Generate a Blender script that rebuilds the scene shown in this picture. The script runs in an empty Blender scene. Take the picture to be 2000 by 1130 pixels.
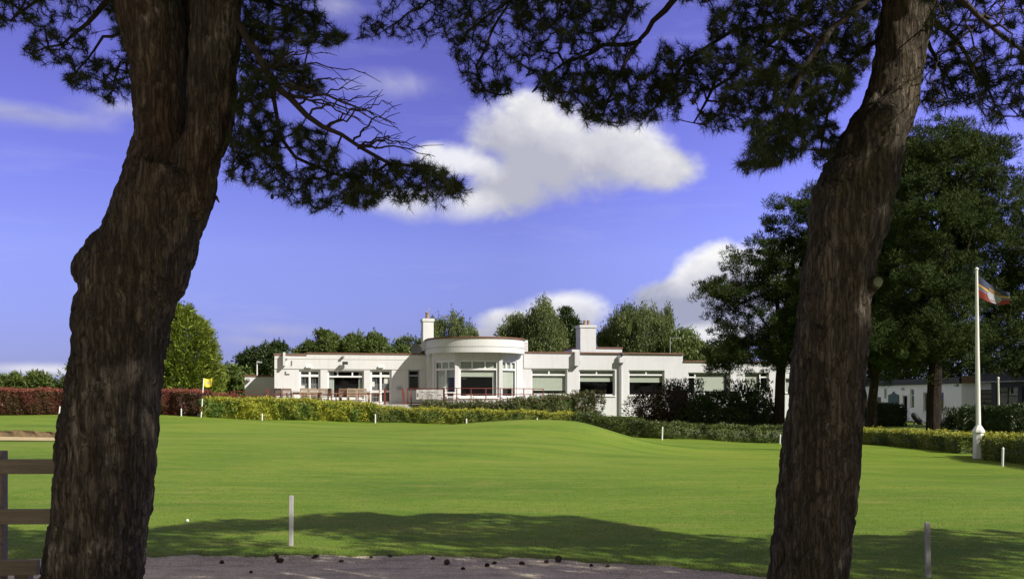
import bpy, math, random
import numpy as np
from mathutils import Vector, Matrix, noise

R = math.radians
rng = np.random.default_rng(11)
random.seed(11)
scene = bpy.context.scene
COL = scene.collection
FPX, HOR, CZ = 1944.0, 780.0, 1.6        # focal length and horizon row of the photograph (2000 px wide), eye height


def P(px, py, Y):
    """World point seen at photo pixel (px, py) when it stands Y metres ahead."""
    return Vector(((px - 1000) / FPX * Y, Y, CZ + (HOR - py) / FPX * Y))


def Pn(px, py, Y):
    px, py, Y = np.asarray(px, float), np.asarray(py, float), np.asarray(Y, float)
    return np.stack([(px - 1000) / FPX * Y, Y + 0 * px, CZ + (HOR - py) / FPX * Y], -1)


# ------------------------------------------------------------------ terrain
_cp = []
for x in (-30, -15, -6, 0, 6, 15, 30):
    for y in (-20, -8, 0, 6, 10, 14):
        _cp.append((x, y, 0.0))


def _g(px, py, Y):
    v = P(px, py, Y)
    _cp.append((v.x, v.y, v.z))


for px, py, Y in ((-300, 809, 52), (0, 809, 52), (200, 809, 52), (390, 811, 51.5), (560, 819, 49.5), (733, 825, 49), (900, 828, 49),
                  (1130, 842, 48.5), (1290, 856, 46), (1530, 866, 46.5), (1700, 869, 44.5), (1800, 877, 41), (1905, 889, 37),
                  (2000, 905, 29.5), (2150, 930, 25), (1500, 900, 34), (1750, 900, 33), (1700, 838, 52), (1820, 842, 50), (2080, 846, 49),
                  (1200, 905, 26), (900, 868, 30), (600, 862, 30), (200, 858, 30), (0, 860, 30), (-200, 860, 30)):
    _g(px, py, Y)
for x, y, z in ((-16, 66, 1.1), (-8, 62, 1.0), (0, 62, 0.75), (8, 63, 0.5), (16, 66, 0.4), (26, 70, 0.0), (36, 66, 0.0), (40, 80, 0), (0, 85, .8), (-30, 90, .8), (30, 100, 0.2),
                (-60, 60, .9), (60, 50, 0.), (-80, 150, .5), (0, 150, .4), (80, 150, .2), (-200, 300, 0), (200, 300, 0), (0, 500, 0), (-500, 900, 0), (500, 900, 0), (0, 1500, 0),
                (60, 10, 0), (-60, 10, 0), (-60, 30, .5), (60, 30, -.1)):
    _cp.append((x, y, z))
_cp = np.array(_cp)


def zg(x, y):
    x, y = np.asarray(x, float), np.asarray(y, float)
    sh = x.shape
    x, y = x.ravel(), y.ravel()
    out = np.zeros(len(x))
    for i in range(0, len(x), 20000):
        d2 = (x[i:i + 20000, None] - _cp[None, :, 0]) ** 2 + (y[i:i + 20000, None] - _cp[None, :, 1]) ** 2
        w = 1.0 / (d2 + 6.0) ** 1.9
        out[i:i + 20000] = (w * _cp[None, :, 2]).sum(1) / w.sum(1)
    # long low plateau that ends in a steep right flank, in front of the hedge
    dx = x - 2.3
    sx = np.where(dx < 0, 5.5, 2.5)
    out += 0.75 * np.exp(-(dx / sx) ** 2) * np.exp(-((y - 41.0) / np.where(y < 41, 6.0, 2.4)) ** 2)
    # bank behind the bunker
    out += 0.20 * np.exp(-((y - 33.2) / 0.8) ** 2) / (1 + np.exp((x + 12.6) * 2.2))
    out -= 0.10 * np.exp(-((y - 31.2) / 0.7) ** 2) / (1 + np.exp((x + 12.6) * 2.2))
    # soft undulation of the turf
    out += 0.05 * np.sin(x * .45 + 1.2) * np.sin(y * .33) * np.clip((y - 13) / 10, 0, 1) * np.clip((60 - y) / 10, 0, 1)
    return out.reshape(sh)


def gz(x, y):
    return float(zg(np.array([x]), np.array([y]))[0])


# ------------------------------------------------------------------ scene helpers
def link(o, parent=None):
    COL.objects.link(o)
    if parent is not None:
        o.parent = parent
        o.matrix_parent_inverse = Matrix.Translation(parent.location).inverted()
    return o


def tag(o, label=None, cat=None, group=None, kind=None):
    if label: o['label'] = label
    if cat: o['category'] = cat
    if group: o['group'] = group
    if kind: o['kind'] = kind
    return o


def thing(name, label, cat, loc, group=None):
    o = bpy.data.objects.new(name, None)
    o.empty_display_size = .2
    o.location = loc
    link(o)
    return tag(o, label, cat, group)


def copy_tree(o, parent=None):
    c = o.copy()
    COL.objects.link(c)
    if parent is not None:
        c.parent = parent
    for ch in list(o.children):
        copy_tree(ch, c)
    return c


class MB:
    """Collects shapes and links them as one mesh object."""
    def __init__(s, M=None):
        s.v, s.f, s.M = [], [], M

    def add(s, vs, fs):
        k = len(s.v)
        for v in vs:
            v = Vector(v)
            s.v.append(s.M @ v if s.M is not None else v)
        s.f += [tuple(i + k for i in f) for f in fs]

    def box(s, a, b):
        x0, y0, z0 = a; x1, y1, z1 = b
        s.add([(x0, y0, z0), (x1, y0, z0), (x1, y1, z0), (x0, y1, z0), (x0, y0, z1), (x1, y0, z1), (x1, y1, z1), (x0, y1, z1)],
              [(0, 3, 2, 1), (4, 5, 6, 7), (0, 1, 5, 4), (1, 2, 6, 5), (2, 3, 7, 6), (3, 0, 4, 7)])

    def quad(s, *p):
        s.add(p, [tuple(range(len(p)))])

    def bar(s, a, b, w, h=None):
        """square bar from a to b"""
        a, b = Vector(a), Vector(b); h = h or w
        d = (b - a).normalized()
        up = Vector((0, 0, 1)) if abs(d.z) < .9 else Vector((0, 1, 0))
        x = d.cross(up).normalized() * w / 2
        y = x.cross(d).normalized() * h / 2
        vs = [a - x - y, a + x - y, a + x + y, a - x + y, b - x - y, b + x - y, b + x + y, b - x + y]
        s.add(vs, [(0, 1, 2, 3), (7, 6, 5, 4), (0, 4, 5, 1), (1, 5, 6, 2), (2, 6, 7, 3), (3, 7, 4, 0)])

    def tube(s, pts, rad, n=8, cap=True):
        pts = [Vector(p) for p in pts]
        if not hasattr(rad, '__len__'): rad = [rad] * len(pts)
        vs, fs = [], []
        ref = Vector((.13, .97, .2))
        for i, p in enumerate(pts):
            d = (pts[min(i + 1, len(pts) - 1)] - pts[max(i - 1, 0)]).normalized()
            x = d.cross(ref)
            if x.length < .05: x = d.cross(Vector((1, 0, 0)))
            x.normalize(); y = d.cross(x)
            for k in range(n):
                a = 2 * math.pi * k / n
                vs.append(p + (x * math.cos(a) + y * math.sin(a)) * rad[i])
        for i in range(len(pts) - 1):
            for k in range(n):
                k2 = (k + 1) % n
                fs.append((i * n + k, i * n + k2, (i + 1) * n + k2, (i + 1) * n + k))
        if cap:
            fs.append(tuple(range(n - 1, -1, -1))); fs.append(tuple((len(pts) - 1) * n + k for k in range(n)))
        s.add(vs, fs)

    def lathe(s, c, prof, n=16):
        """prof: (radius, z) upward around c"""
        c = Vector(c); vs, fs = [], []
        for r, z in prof:
            for k in range(n):
                a = 2 * math.pi * k / n
                vs.append(c + Vector((r * math.cos(a), r * math.sin(a), z)))
        for i in range(len(prof) - 1):
            for k in range(n):
                k2 = (k + 1) % n
                fs.append((i * n + k, i * n + k2, (i + 1) * n + k2, (i + 1) * n + k))
        fs.append(tuple(range(n - 1, -1, -1))); fs.append(tuple((len(prof) - 1) * n + k for k in range(n)))
        s.add(vs, fs)

    def ball(s, c, r, n=10, sz=1.0):
        prof = [(max(1e-3, r * math.sin(math.pi * i / n)), -r * sz * math.cos(math.pi * i / n)) for i in range(n + 1)]
        s.lathe(c, prof, n + 4)

    def build(s, name, mat, parent=None, smooth=False):
        me = bpy.data.meshes.new(name)
        me.from_pydata([tuple(v) for v in s.v], [], s.f)
        if mat: me.materials.append(mat)
        if smooth:
            me.polygons.foreach_set('use_smooth', [True] * len(me.polygons))
        me.update()
        return link(bpy.data.objects.new(name, me), parent)


def bevel(o, w=.01, seg=2):
    m = o.modifiers.new('bevel', 'BEVEL'); m.width = w; m.segments = seg; m.limit_method = 'ANGLE'
    return o


def tri_mesh(name, T, mat, parent=None, extra=None):
    """T: (n,3,3) triangles -> one mesh object; extra: MB whose shapes join it"""
    T = np.asarray(T, np.float32)
    n = len(T)
    V = T.reshape(-1, 3)
    loops = np.arange(n * 3, dtype=np.int32)
    starts = np.arange(n, dtype=np.int32) * 3
    totals = np.full(n, 3, np.int32)
    if extra is not None and extra.v:
        k = n * 3
        V = np.concatenate([V, np.array([tuple(v) for v in extra.v], np.float32)])
        el, es, et = [], [], []
        pos = n * 3
        for f in extra.f:
            es.append(pos); et.append(len(f)); pos += len(f)
            el += [i + k for i in f]
        loops = np.concatenate([loops, np.array(el, np.int32)])
        starts = np.concatenate([starts, np.array(es, np.int32)])
        totals = np.concatenate([totals, np.array(et, np.int32)])
    me = bpy.data.meshes.new(name)
    me.vertices.add(len(V)); me.vertices.foreach_set('co', V.ravel())
    me.loops.add(len(loops)); me.loops.foreach_set('vertex_index', loops)
    me.polygons.add(len(starts)); me.polygons.foreach_set('loop_start', starts); me.polygons.foreach_set('loop_total', totals)
    me.update(calc_edges=True); me.validate()
    if mat: me.materials.append(mat)
    return link(bpy.data.objects.new(name, me), parent)


def unit(v):
    return v / np.maximum(np.linalg.norm(v, axis=-1, keepdims=True), 1e-9)


def rand_dirs(n):
    return unit(rng.normal(size=(n, 3)))


def leaf_tris(pts, size, aspect=.55, dirs=None):
    """one leaf-shaped triangle at each point"""
    n = len(pts)
    d = rand_dirs(n) if dirs is None else unit(dirs)
    s = unit(np.cross(d, rand_dirs(n)))
    L = (np.asarray(size) * rng.uniform(.6, 1.3, n))[:, None]
    a = pts - d * L * .5
    return np.stack([a + s * L * aspect * .5, a - s * L * aspect * .5, pts + d * L * .6], 1)


def tufts(pos, dr, per, length, width, amin=12, amax=85, back=.05):
    """pine needle tufts: per needles fanned round each direction"""
    n = len(pos)
    p = np.repeat(pos, per, 0); d = np.repeat(unit(dr), per, 0)
    side = unit(np.cross(d, rand_dirs(n * per)))
    A = np.radians(rng.uniform(amin, amax, n * per))[:, None]
    nd = d * np.cos(A) + side * np.sin(A)
    st = p - d * rng.uniform(0, back, (n * per, 1))
    L = length * rng.uniform(.65, 1.15, (n * per, 1))
    w = unit(np.cross(nd, rand_dirs(n * per))) * width * .5
    return np.stack([st - w, st + w, st + nd * L], 1)


def in_poly(poly, q):
    poly = np.asarray(poly, float); x, y = q[:, 0], q[:, 1]
    ins = np.zeros(len(q), bool)
    j = len(poly) - 1
    for i in range(len(poly)):
        xi, yi = poly[i]; xj, yj = poly[j]
        c = ((yi > y) != (yj > y)) & (x < (xj - xi) * (y - yi) / ((yj - yi) + 1e-12) + xi)
        ins ^= c
        j = i
    return ins


def edge_dist(poly, q):
    poly = np.asarray(poly, float)
    best = np.full(len(q), 1e9)
    for i in range(len(poly)):
        a, b = poly[i], poly[(i + 1) % len(poly)]
        ab = b - a
        t = np.clip(((q - a) @ ab) / (ab @ ab + 1e-9), 0, 1)
        best = np.minimum(best, np.linalg.norm(q - (a + t[:, None] * ab), axis=1))
    return best


def sample_poly(poly, n):
    poly = np.asarray(poly, float)
    lo, hi = poly.min(0), poly.max(0)
    out = np.zeros((0, 2))
    while len(out) < n:
        q = rng.uniform(lo, hi, (n * 3, 2))
        out = np.concatenate([out, q[in_poly(poly, q)]])
    return out[:n]


# ------------------------------------------------------------------ materials
def newmat(name):
    m = bpy.data.materials.new(name); m.use_nodes = True
    nt = m.node_tree
    return m, nt, nt.nodes['Principled BSDF']


def nd(nt, typ, **kw):
    n = nt.nodes.new(typ)
    for k, v in kw.items():
        if k in n.inputs: n.inputs[k].default_value = v
        else: setattr(n, k, v)
    return n


def ramp(nt, stops, fac=None, interp='LINEAR'):
    n = nt.nodes.new('ShaderNodeValToRGB'); r = n.color_ramp; r.interpolation = interp
    while len(r.elements) < len(stops): r.elements.new(.5)
    for e, (p, c) in zip(r.elements, stops):
        e.position = p; e.color = (*c, 1) if len(c) == 3 else c
    if fac is not None: nt.links.new(fac, n.inputs['Fac'])
    return n


def texco(nt, scale=(1, 1, 1), kind='Object'):
    if kind == 'Position':
        src = nt.nodes.new('ShaderNodeNewGeometry').outputs['Position']
    else:
        src = nt.nodes.new('ShaderNodeTexCoord').outputs[kind]
    mp = nd(nt, 'ShaderNodeMapping'); mp.inputs['Scale'].default_value = scale
    nt.links.new(src, mp.inputs['Vector'])
    return mp.outputs['Vector']


def noise_tex(nt, vec, scale, detail=4, rough=.55, dist=0):
    n = nd(nt, 'ShaderNodeTexNoise', Scale=scale, Detail=detail, Roughness=rough, Distortion=dist)
    nt.links.new(vec, n.inputs['Vector'])
    return n.outputs['Fac']


def mixc(nt, fac, a, b, blend='MIX'):
    n = nt.nodes.new('ShaderNodeMix'); n.data_type = 'RGBA'; n.blend_type = blend
    for sock, v in ((n.inputs[0], fac), (n.inputs[6], a), (n.inputs[7], b)):
        if hasattr(v, 'is_output'): nt.links.new(v, sock)
        else: sock.default_value = v if not isinstance(v, tuple) else (*v, 1)[:4]
    return n.outputs[2]


def math_n(nt, op, a, b=0.0, c=None, clamp=False):
    n = nt.nodes.new('ShaderNodeMath'); n.operation = op; n.use_clamp = clamp
    for i, v in enumerate((a, b, c)):
        if v is None: continue
        if hasattr(v, 'is_output'): nt.links.new(v, n.inputs[i])
        else: n.inputs[i].default_value = v
    return n.outputs[0]


def bump(nt, bs, h, strength=.4, dist=.02):
    b = nd(nt, 'ShaderNodeBump', Strength=strength, Distance=dist)
    nt.links.new(h, b.inputs['Height']); nt.links.new(b.outputs[0], bs.inputs['Normal'])


def simple(name, c1, c2=None, rough=.6, scale=6, metal=0, bmp=0, stretch=(1, 1, 1), spec=None):
    """painted/weathered surface: two tones mixed by noise"""
    m, nt, bs = newmat(name)
    bs.inputs['Roughness'].default_value = rough; bs.inputs['Metallic'].default_value = metal
    if spec is not None: bs.inputs['Specular IOR Level'].default_value = spec
    v = texco(nt, stretch)
    f = noise_tex(nt, v, scale, 6, .6)
    r = ramp(nt, [(.3, c1), (.7, c2 or tuple(x * .8 for x in c1))], f)
    nt.links.new(r.outputs[0], bs.inputs['Base Color'])
    if bmp: bump(nt, bs, noise_tex(nt, v, scale * 6, 5), bmp, .02)
    return m


def leafmat(name, cols, trans=.25, rough=.55, patch=None, pscale=.8, spec=.3):
    """leaves: colour varies from leaf to leaf; patch = a second colour set in soft patches"""
    m, nt, bs = newmat(name)
    g = nt.nodes.new('ShaderNodeNewGeometry')
    k = [(i / max(1, len(cols) - 1), c) for i, c in enumerate(cols)]
    c = ramp(nt, k, g.outputs['Random Per Island']).outputs[0]
    if patch:
        k2 = [(i / max(1, len(patch) - 1), q) for i, q in enumerate(patch)]
        c2 = ramp(nt, k2, g.outputs['Random Per Island']).outputs[0]
        f = noise_tex(nt, texco(nt, kind='Position'), pscale, 3, .6)
        f = ramp(nt, [(.42, (0, 0, 0)), (.58, (1, 1, 1))], f).outputs[0]
        c = mixc(nt, f, c, c2)
    nt.links.new(c, bs.inputs['Base Color'])
    bs.inputs['Roughness'].default_value = rough
    bs.inputs['Specular IOR Level'].default_value = spec
    if trans:
        t = nt.nodes.new('ShaderNodeBsdfTranslucent'); nt.links.new(c, t.inputs['Color'])
        mx = nt.nodes.new('ShaderNodeMixShader'); mx.inputs[0].default_value = trans
        out = nt.nodes['Material Output']
        nt.links.new(bs.outputs[0], mx.inputs[1]); nt.links.new(t.outputs[0], mx.inputs[2]); nt.links.new(mx.outputs[0], out.inputs['Surface'])
    return m


def glassmat(name, tint=(.86, .88, .86)):
    m, nt, bs = newmat(name)
    out = nt.nodes['Material Output']
    lw = nd(nt, 'ShaderNodeLayerWeight', Blend=.5)
    fr = math_n(nt, 'MULTIPLY_ADD', math_n(nt, 'POWER', lw.outputs['Facing'], 4.0), .75, .045, clamp=True)
    tr = nt.nodes.new('ShaderNodeBsdfTransparent'); tr.inputs[0].default_value = (*tint, 1)
    gl = nd(nt, 'ShaderNodeBsdfGlossy', Roughness=.02); gl.inputs[0].default_value = (.9, .95, .95, 1)
    mx = nt.nodes.new('ShaderNodeMixShader')
    nt.links.new(fr, mx.inputs[0])
    nt.links.new(tr.outputs[0], mx.inputs[1]); nt.links.new(gl.outputs[0], mx.inputs[2]); nt.links.new(mx.outputs[0], out.inputs['Surface'])
    return m


def barkmat(name, dark, mid, light, moss=None, zs=(7, 7, 1.6), warm=None, cells=(20, 20, 1.35)):
    """plated pine bark: warm plates between dark fissures, flaking, moss where the tree has it"""
    m, nt, bs = newmat(name)
    pos = texco(nt, (1, 1, 1), 'Position')
    wn = nd(nt, 'ShaderNodeTexNoise', Scale=5.0, Detail=3.0); nt.links.new(pos, wn.inputs['Vector'])
    wa = nt.nodes.new('ShaderNodeVectorMath'); wa.operation = 'MULTIPLY_ADD'
    nt.links.new(wn.outputs['Color'], wa.inputs[0]); wa.inputs[1].default_value = (.10, .10, .55); nt.links.new(pos, wa.inputs[2])
    mp = nd(nt, 'ShaderNodeMapping'); mp.inputs['Scale'].default_value = cells; nt.links.new(wa.outputs[0], mp.inputs['Vector'])
    vo = nd(nt, 'ShaderNodeTexVoronoi', Scale=1.0); vo.feature = 'DISTANCE_TO_EDGE'; nt.links.new(mp.outputs[0], vo.inputs['Vector'])
    v2_ = nd(nt, 'ShaderNodeTexVoronoi', Scale=1.0); nt.links.new(mp.outputs[0], v2_.inputs['Vector'])
    sp = nt.nodes.new('ShaderNodeSeparateColor'); nt.links.new(v2_.outputs['Color'], sp.inputs[0])
    edge = ramp(nt, [(.0, (.45, .45, .45)), (.07, (.78, .78, .78)), (.24, (1, 1, 1))], vo.outputs['Distance']).outputs[0]
    rn = noise_tex(nt, texco(nt, (30, 30, 1.5), 'Position'), 1.0, 5, .6, .3)
    rdg = math_n(nt, 'ABSOLUTE', math_n(nt, 'SUBTRACT', rn, .5))
    rdg = ramp(nt, [(.0, (.22, .22, .22)), (.03, (.65, .65, .65)), (.09, (1, 1, 1))], rdg).outputs[0]
    edge = math_n(nt, 'MULTIPLY', edge, rdg)
    n1 = noise_tex(nt, texco(nt, (22, 22, 5), 'Position'), 1.6, 8, .68, .5)
    n2 = noise_tex(nt, texco(nt, (1, 1, .6), 'Position'), 1.7, 4, .6)
    t = math_n(nt, 'ADD', math_n(nt, 'MULTIPLY', n1, .75), math_n(nt, 'MULTIPLY', sp.outputs[0], .25))
    c = ramp(nt, [(.30, tuple(x * .55 for x in mid)), (.48, mid), (.68, light)], t).outputs[0]
    if warm:
        sep = nt.nodes.new('ShaderNodeSeparateXYZ'); nt.links.new(nt.nodes.new('ShaderNodeNewGeometry').outputs['Position'], sep.inputs[0])
        hz = math_n(nt, 'MULTIPLY_ADD', sep.outputs['Z'], .30, -.55, clamp=True)
        f = math_n(nt, 'MULTIPLY', hz, ramp(nt, [(.40, (0, 0, 0)), (.62, (.8, .8, .8))], n2).outputs[0])
        c = mixc(nt, f, c, mixc(nt, 1.0, warm, ramp(nt, [(.3, (.5, .5, .5)), (.7, (1.3, 1.3, 1.3))], n1).outputs[0], 'MULTIPLY'))
    if moss:
        n3 = noise_tex(nt, texco(nt, (1, 1, .5), 'Position'), 3.1, 6, .75)
        f = ramp(nt, [(.58, (0, 0, 0)), (.70, (.8, .8, .8))], n3).outputs[0]
        c = mixc(nt, f, c, moss)
    c = mixc(nt, edge, dark, c)
    nt.links.new(c, bs.inputs['Base Color'])
    bs.inputs['Roughness'].default_value = .9; bs.inputs['Specular IOR Level'].default_value = .12
    h = math_n(nt, 'ADD', math_n(nt, 'MULTIPLY', edge, .7), math_n(nt, 'MULTIPLY', n1, 1.3))
    bump(nt, bs, h, .9, .03)
    return m


M = {}
M['white'] = None


def rendermat(name, base, dirt, zdirt=True):
    """painted render: faint blotches, vertical rain streaks"""
    m, nt, bs = newmat(name)
    a = noise_tex(nt, texco(nt, (1, 1, 1), 'Position'), .8, 6, .65)
    s = noise_tex(nt, texco(nt, (5, 5, .35), 'Position'), 1.4, 4, .6)
    f = math_n(nt, 'MULTIPLY', ramp(nt, [(.5, (0, 0, 0)), (.8, (1, 1, 1))], a).outputs[0], .5)
    f2 = math_n(nt, 'MULTIPLY', ramp(nt, [(.52, (0, 0, 0)), (.75, (1, 1, 1))], s).outputs[0], .55)
    f = math_n(nt, 'ADD', f, f2, clamp=True)
    nt.links.new(mixc(nt, f, base, dirt), bs.inputs['Base Color'])
    bs.inputs['Roughness'].default_value = .75
    bump(nt, bs, noise_tex(nt, texco(nt, (1, 1, 1), 'Position'), 22, 5), .25, .01)
    return m


M['render'] = rendermat('white_render', (.56, .558, .545), (.45, .44, .42))
M['render2'] = rendermat('white_render_darker', (.53, .53, .535), (.40, .40, .40))  # slightly darker tone for the right-hand walls and their fittings
M['hutwall'] = rendermat('hut_paint', (.82, .82, .84), (.66, .66, .68))
M['coping'] = simple('red_tile_coping', (.17, .075, .042), (.11, .05, .032), .7, 3)
M['frame'] = simple('window_frame_white', (.70, .70, .69), (.62, .62, .61), .35, 2)
M['glass'] = glassmat('window_glass')
M['blind'] = simple('pale_green_blind', (.50, .53, .45), (.44, .47, .40), .8, 3, stretch=(.3, .3, 14))
M['curtain'] = simple('pale_curtain', (.56, .60, .56), (.42, .46, .42), .8, 3, stretch=(14, 14, .3))
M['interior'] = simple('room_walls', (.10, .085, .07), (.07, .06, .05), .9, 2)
M['roofing'] = simple('roof_felt', (.10, .10, .10), (.06, .06, .06), .9, 2)
M['terracotta'] = simple('chimney_pot_clay', (.30, .20, .11), (.2, .13, .07), .8, 9)
M['grey'] = simple('grey_metal', (.32, .33, .34), (.25, .26, .27), .5, 5)
M['black'] = simple('black_plastic', (.022, .022, .026), (.03, .03, .03), .5, 5)
M['redpaint'] = simple('red_rail_paint', (.17, .028, .022), (.11, .02, .018), .5, 8)
M['teak'] = simple('silvered_teak', (.36, .27, .19), (.24, .18, .13), .75, 6, stretch=(1, 1, 6))
M['teakdark'] = simple('brown_teak', (.20, .12, .08), (.13, .08, .05), .75, 6, stretch=(1, 1, 6))
M['concrete'] = simple('terrace_concrete', (.36, .34, .31), (.27, .26, .24), .9, 2, bmp=.3)
M['whiteplastic'] = simple('white_plastic', (.78, .77, .72), (.72, .70, .65), .4, 4)
M['stake'] = simple('stake_paint', (.46, .44, .44), (.36, .34, .34), .6, 14, stretch=(1, 1, .3))
M['mast'] = simple('white_mast_paint', (.78, .77, .72), (.60, .59, .55), .45, 5, stretch=(1, 1, .2))
M['fence'] = simple('weathered_fence_wood', (.27, .225, .16), (.15, .125, .09), .85, 3, bmp=.5, stretch=(1, 14, 14))
M['fascia'] = simple('dark_fascia', (.030, .030, .034), (.022, .022, .024), .6, 4)
M['brown'] = simple('brown_fascia', (.16, .10, .06), (.12, .08, .05), .7, 4)
M['greensign'] = simple('dark_green_board', (.012, .05, .032), (.010, .04, .028), .4, 4)
M['cone'] = simple('pine_cone_scales', (.06, .035, .022), (.03, .02, .014), .8, 60)
M['sand'] = simple('bunker_sand', (.40, .32, .18), (.33, .26, .14), .95, 3, bmp=.4)
M['soil'] = simple('turf_cut_soil', (.16, .105, .05), (.07, .05, .025), .95, 5, bmp=.8)
M['yellow'] = simple('yellow_cloth', (.72, .56, .035), (.62, .48, .03), .8, 3)
M['banner'] = simple('banner_vinyl', (.62, .58, .56), (.54, .50, .50), .6, 5)
M['print'] = simple('faded_print', (.30, .27, .30), (.38, .35, .36), .7, 9)
M['leadgreen'] = simple('moss_green_cap', (.055, .062, .024), (.04, .045, .018), .9, 9)

M['needle'] = leafmat('pine_needles_near', [(.014, .024, .008), (.022, .036, .010), (.034, .048, .014), (.05, .056, .018)], .08, .6, spec=.15)
M['twig'] = simple('pine_twigs', (.040, .026, .019), (.024, .017, .013), .9, 14)
M['pine_far'] = leafmat('pine_needles_far', [(.013, .024, .010), (.022, .038, .013), (.036, .054, .016), (.06, .078, .024)], .08, .7,
                        patch=[(.024, .040, .012), (.044, .064, .017), (.074, .090, .026)], pscale=.6, spec=.06)
M['pine_dark'] = leafmat('pine_needles_dark', [(.010, .018, .006), (.016, .027, .008), (.026, .038, .010)], .08, .7, spec=.06)
M['birch'] = leafmat('birch_leaves', [(.08, .115, .028), (.12, .155, .042), (.165, .195, .06), (.2, .22, .09)], .35, .5,
                     patch=[(.055, .085, .025), (.09, .12, .036), (.12, .15, .05)], pscale=.35)
M['broad'] = leafmat('broad_leaves', [(.065, .10, .024), (.10, .145, .032), (.145, .185, .044)], .25, .5,
                     patch=[(.07, .10, .022), (.10, .13, .03)], pscale=.3)
M['darkleaf'] = leafmat('dark_evergreen', [(.020, .038, .010), (.034, .058, .014), (.055, .078, .020)], .12, .5)
M['cypress'] = leafmat('cypress_sprays', [(.09, .13, .016), (.14, .19, .024), (.20, .245, .034), (.25, .28, .045)], .2, .55)
M['redhedge'] = leafmat('copper_hedge_leaves', [(.045, .018, .014), (.085, .024, .018), (.13, .035, .024), (.09, .055, .025)], .2, .5,
                        patch=[(.05, .03, .016), (.08, .05, .02), (.06, .018, .014)], pscale=.7)
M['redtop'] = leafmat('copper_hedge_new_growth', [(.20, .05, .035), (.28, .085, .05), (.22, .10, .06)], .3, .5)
M['yellowhedge'] = leafmat('golden_privet_leaves', [(.30, .31, .03), (.40, .38, .04), (.22, .26, .035)], .25, .5,
                           patch=[(.06, .11, .02), (.09, .15, .026), (.15, .20, .03)], pscale=1.0)
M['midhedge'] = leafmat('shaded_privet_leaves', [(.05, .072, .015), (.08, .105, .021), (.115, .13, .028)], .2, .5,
                         patch=[(.036, .056, .014), (.06, .085, .018)], pscale=.9)  # darker privet copy: the low hedge's shade is put into the leaf colours
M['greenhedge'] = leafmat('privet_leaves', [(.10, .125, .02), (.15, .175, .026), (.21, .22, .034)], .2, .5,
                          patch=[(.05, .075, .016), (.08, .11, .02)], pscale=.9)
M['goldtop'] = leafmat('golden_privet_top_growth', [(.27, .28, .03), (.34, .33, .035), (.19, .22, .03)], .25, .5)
M['darkhedge'] = leafmat('dark_hedge_leaves', [(.02, .036, .012), (.034, .055, .016), (.05, .075, .02)], .15, .5)
M['redshrub'] = leafmat('purple_shrub_leaves', [(.026, .018, .011), (.046, .022, .014), (.05, .05, .018)], .15, .5)
M['olive'] = leafmat('olive_shrub_leaves', [(.045, .07, .018), (.075, .10, .026), (.12, .12, .05), (.14, .09, .05)], .2, .5)
M['bark_left'] = barkmat('pine_bark_left', (.028, .023, .017), (.088, .072, .054), (.19, .162, .126), warm=(.15, .078, .046))
M['bark_right'] = barkmat('pine_bark_right', (.028, .024, .018), (.088, .074, .054), (.185, .157, .120), moss=(.085, .090, .030), warm=(.135, .092, .058))
M['bark_far'] = barkmat('pine_bark_far', (.03, .022, .016), (.075, .055, .04), (.16, .12, .085))
M['bark_dark'] = barkmat('pine_bark_dark', (.014, .010, .008), (.035, .026, .02), (.07, .052, .04))
M['bark_birch'] = barkmat('birch_bark', (.10, .09, .08), (.3, .28, .26), (.45, .43, .4))
M['grassblade'] = leafmat('grass_blades', [(.115, .20, .02), (.155, .25, .024), (.19, .275, .034), (.25, .255, .07)], .45, .6)


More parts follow.
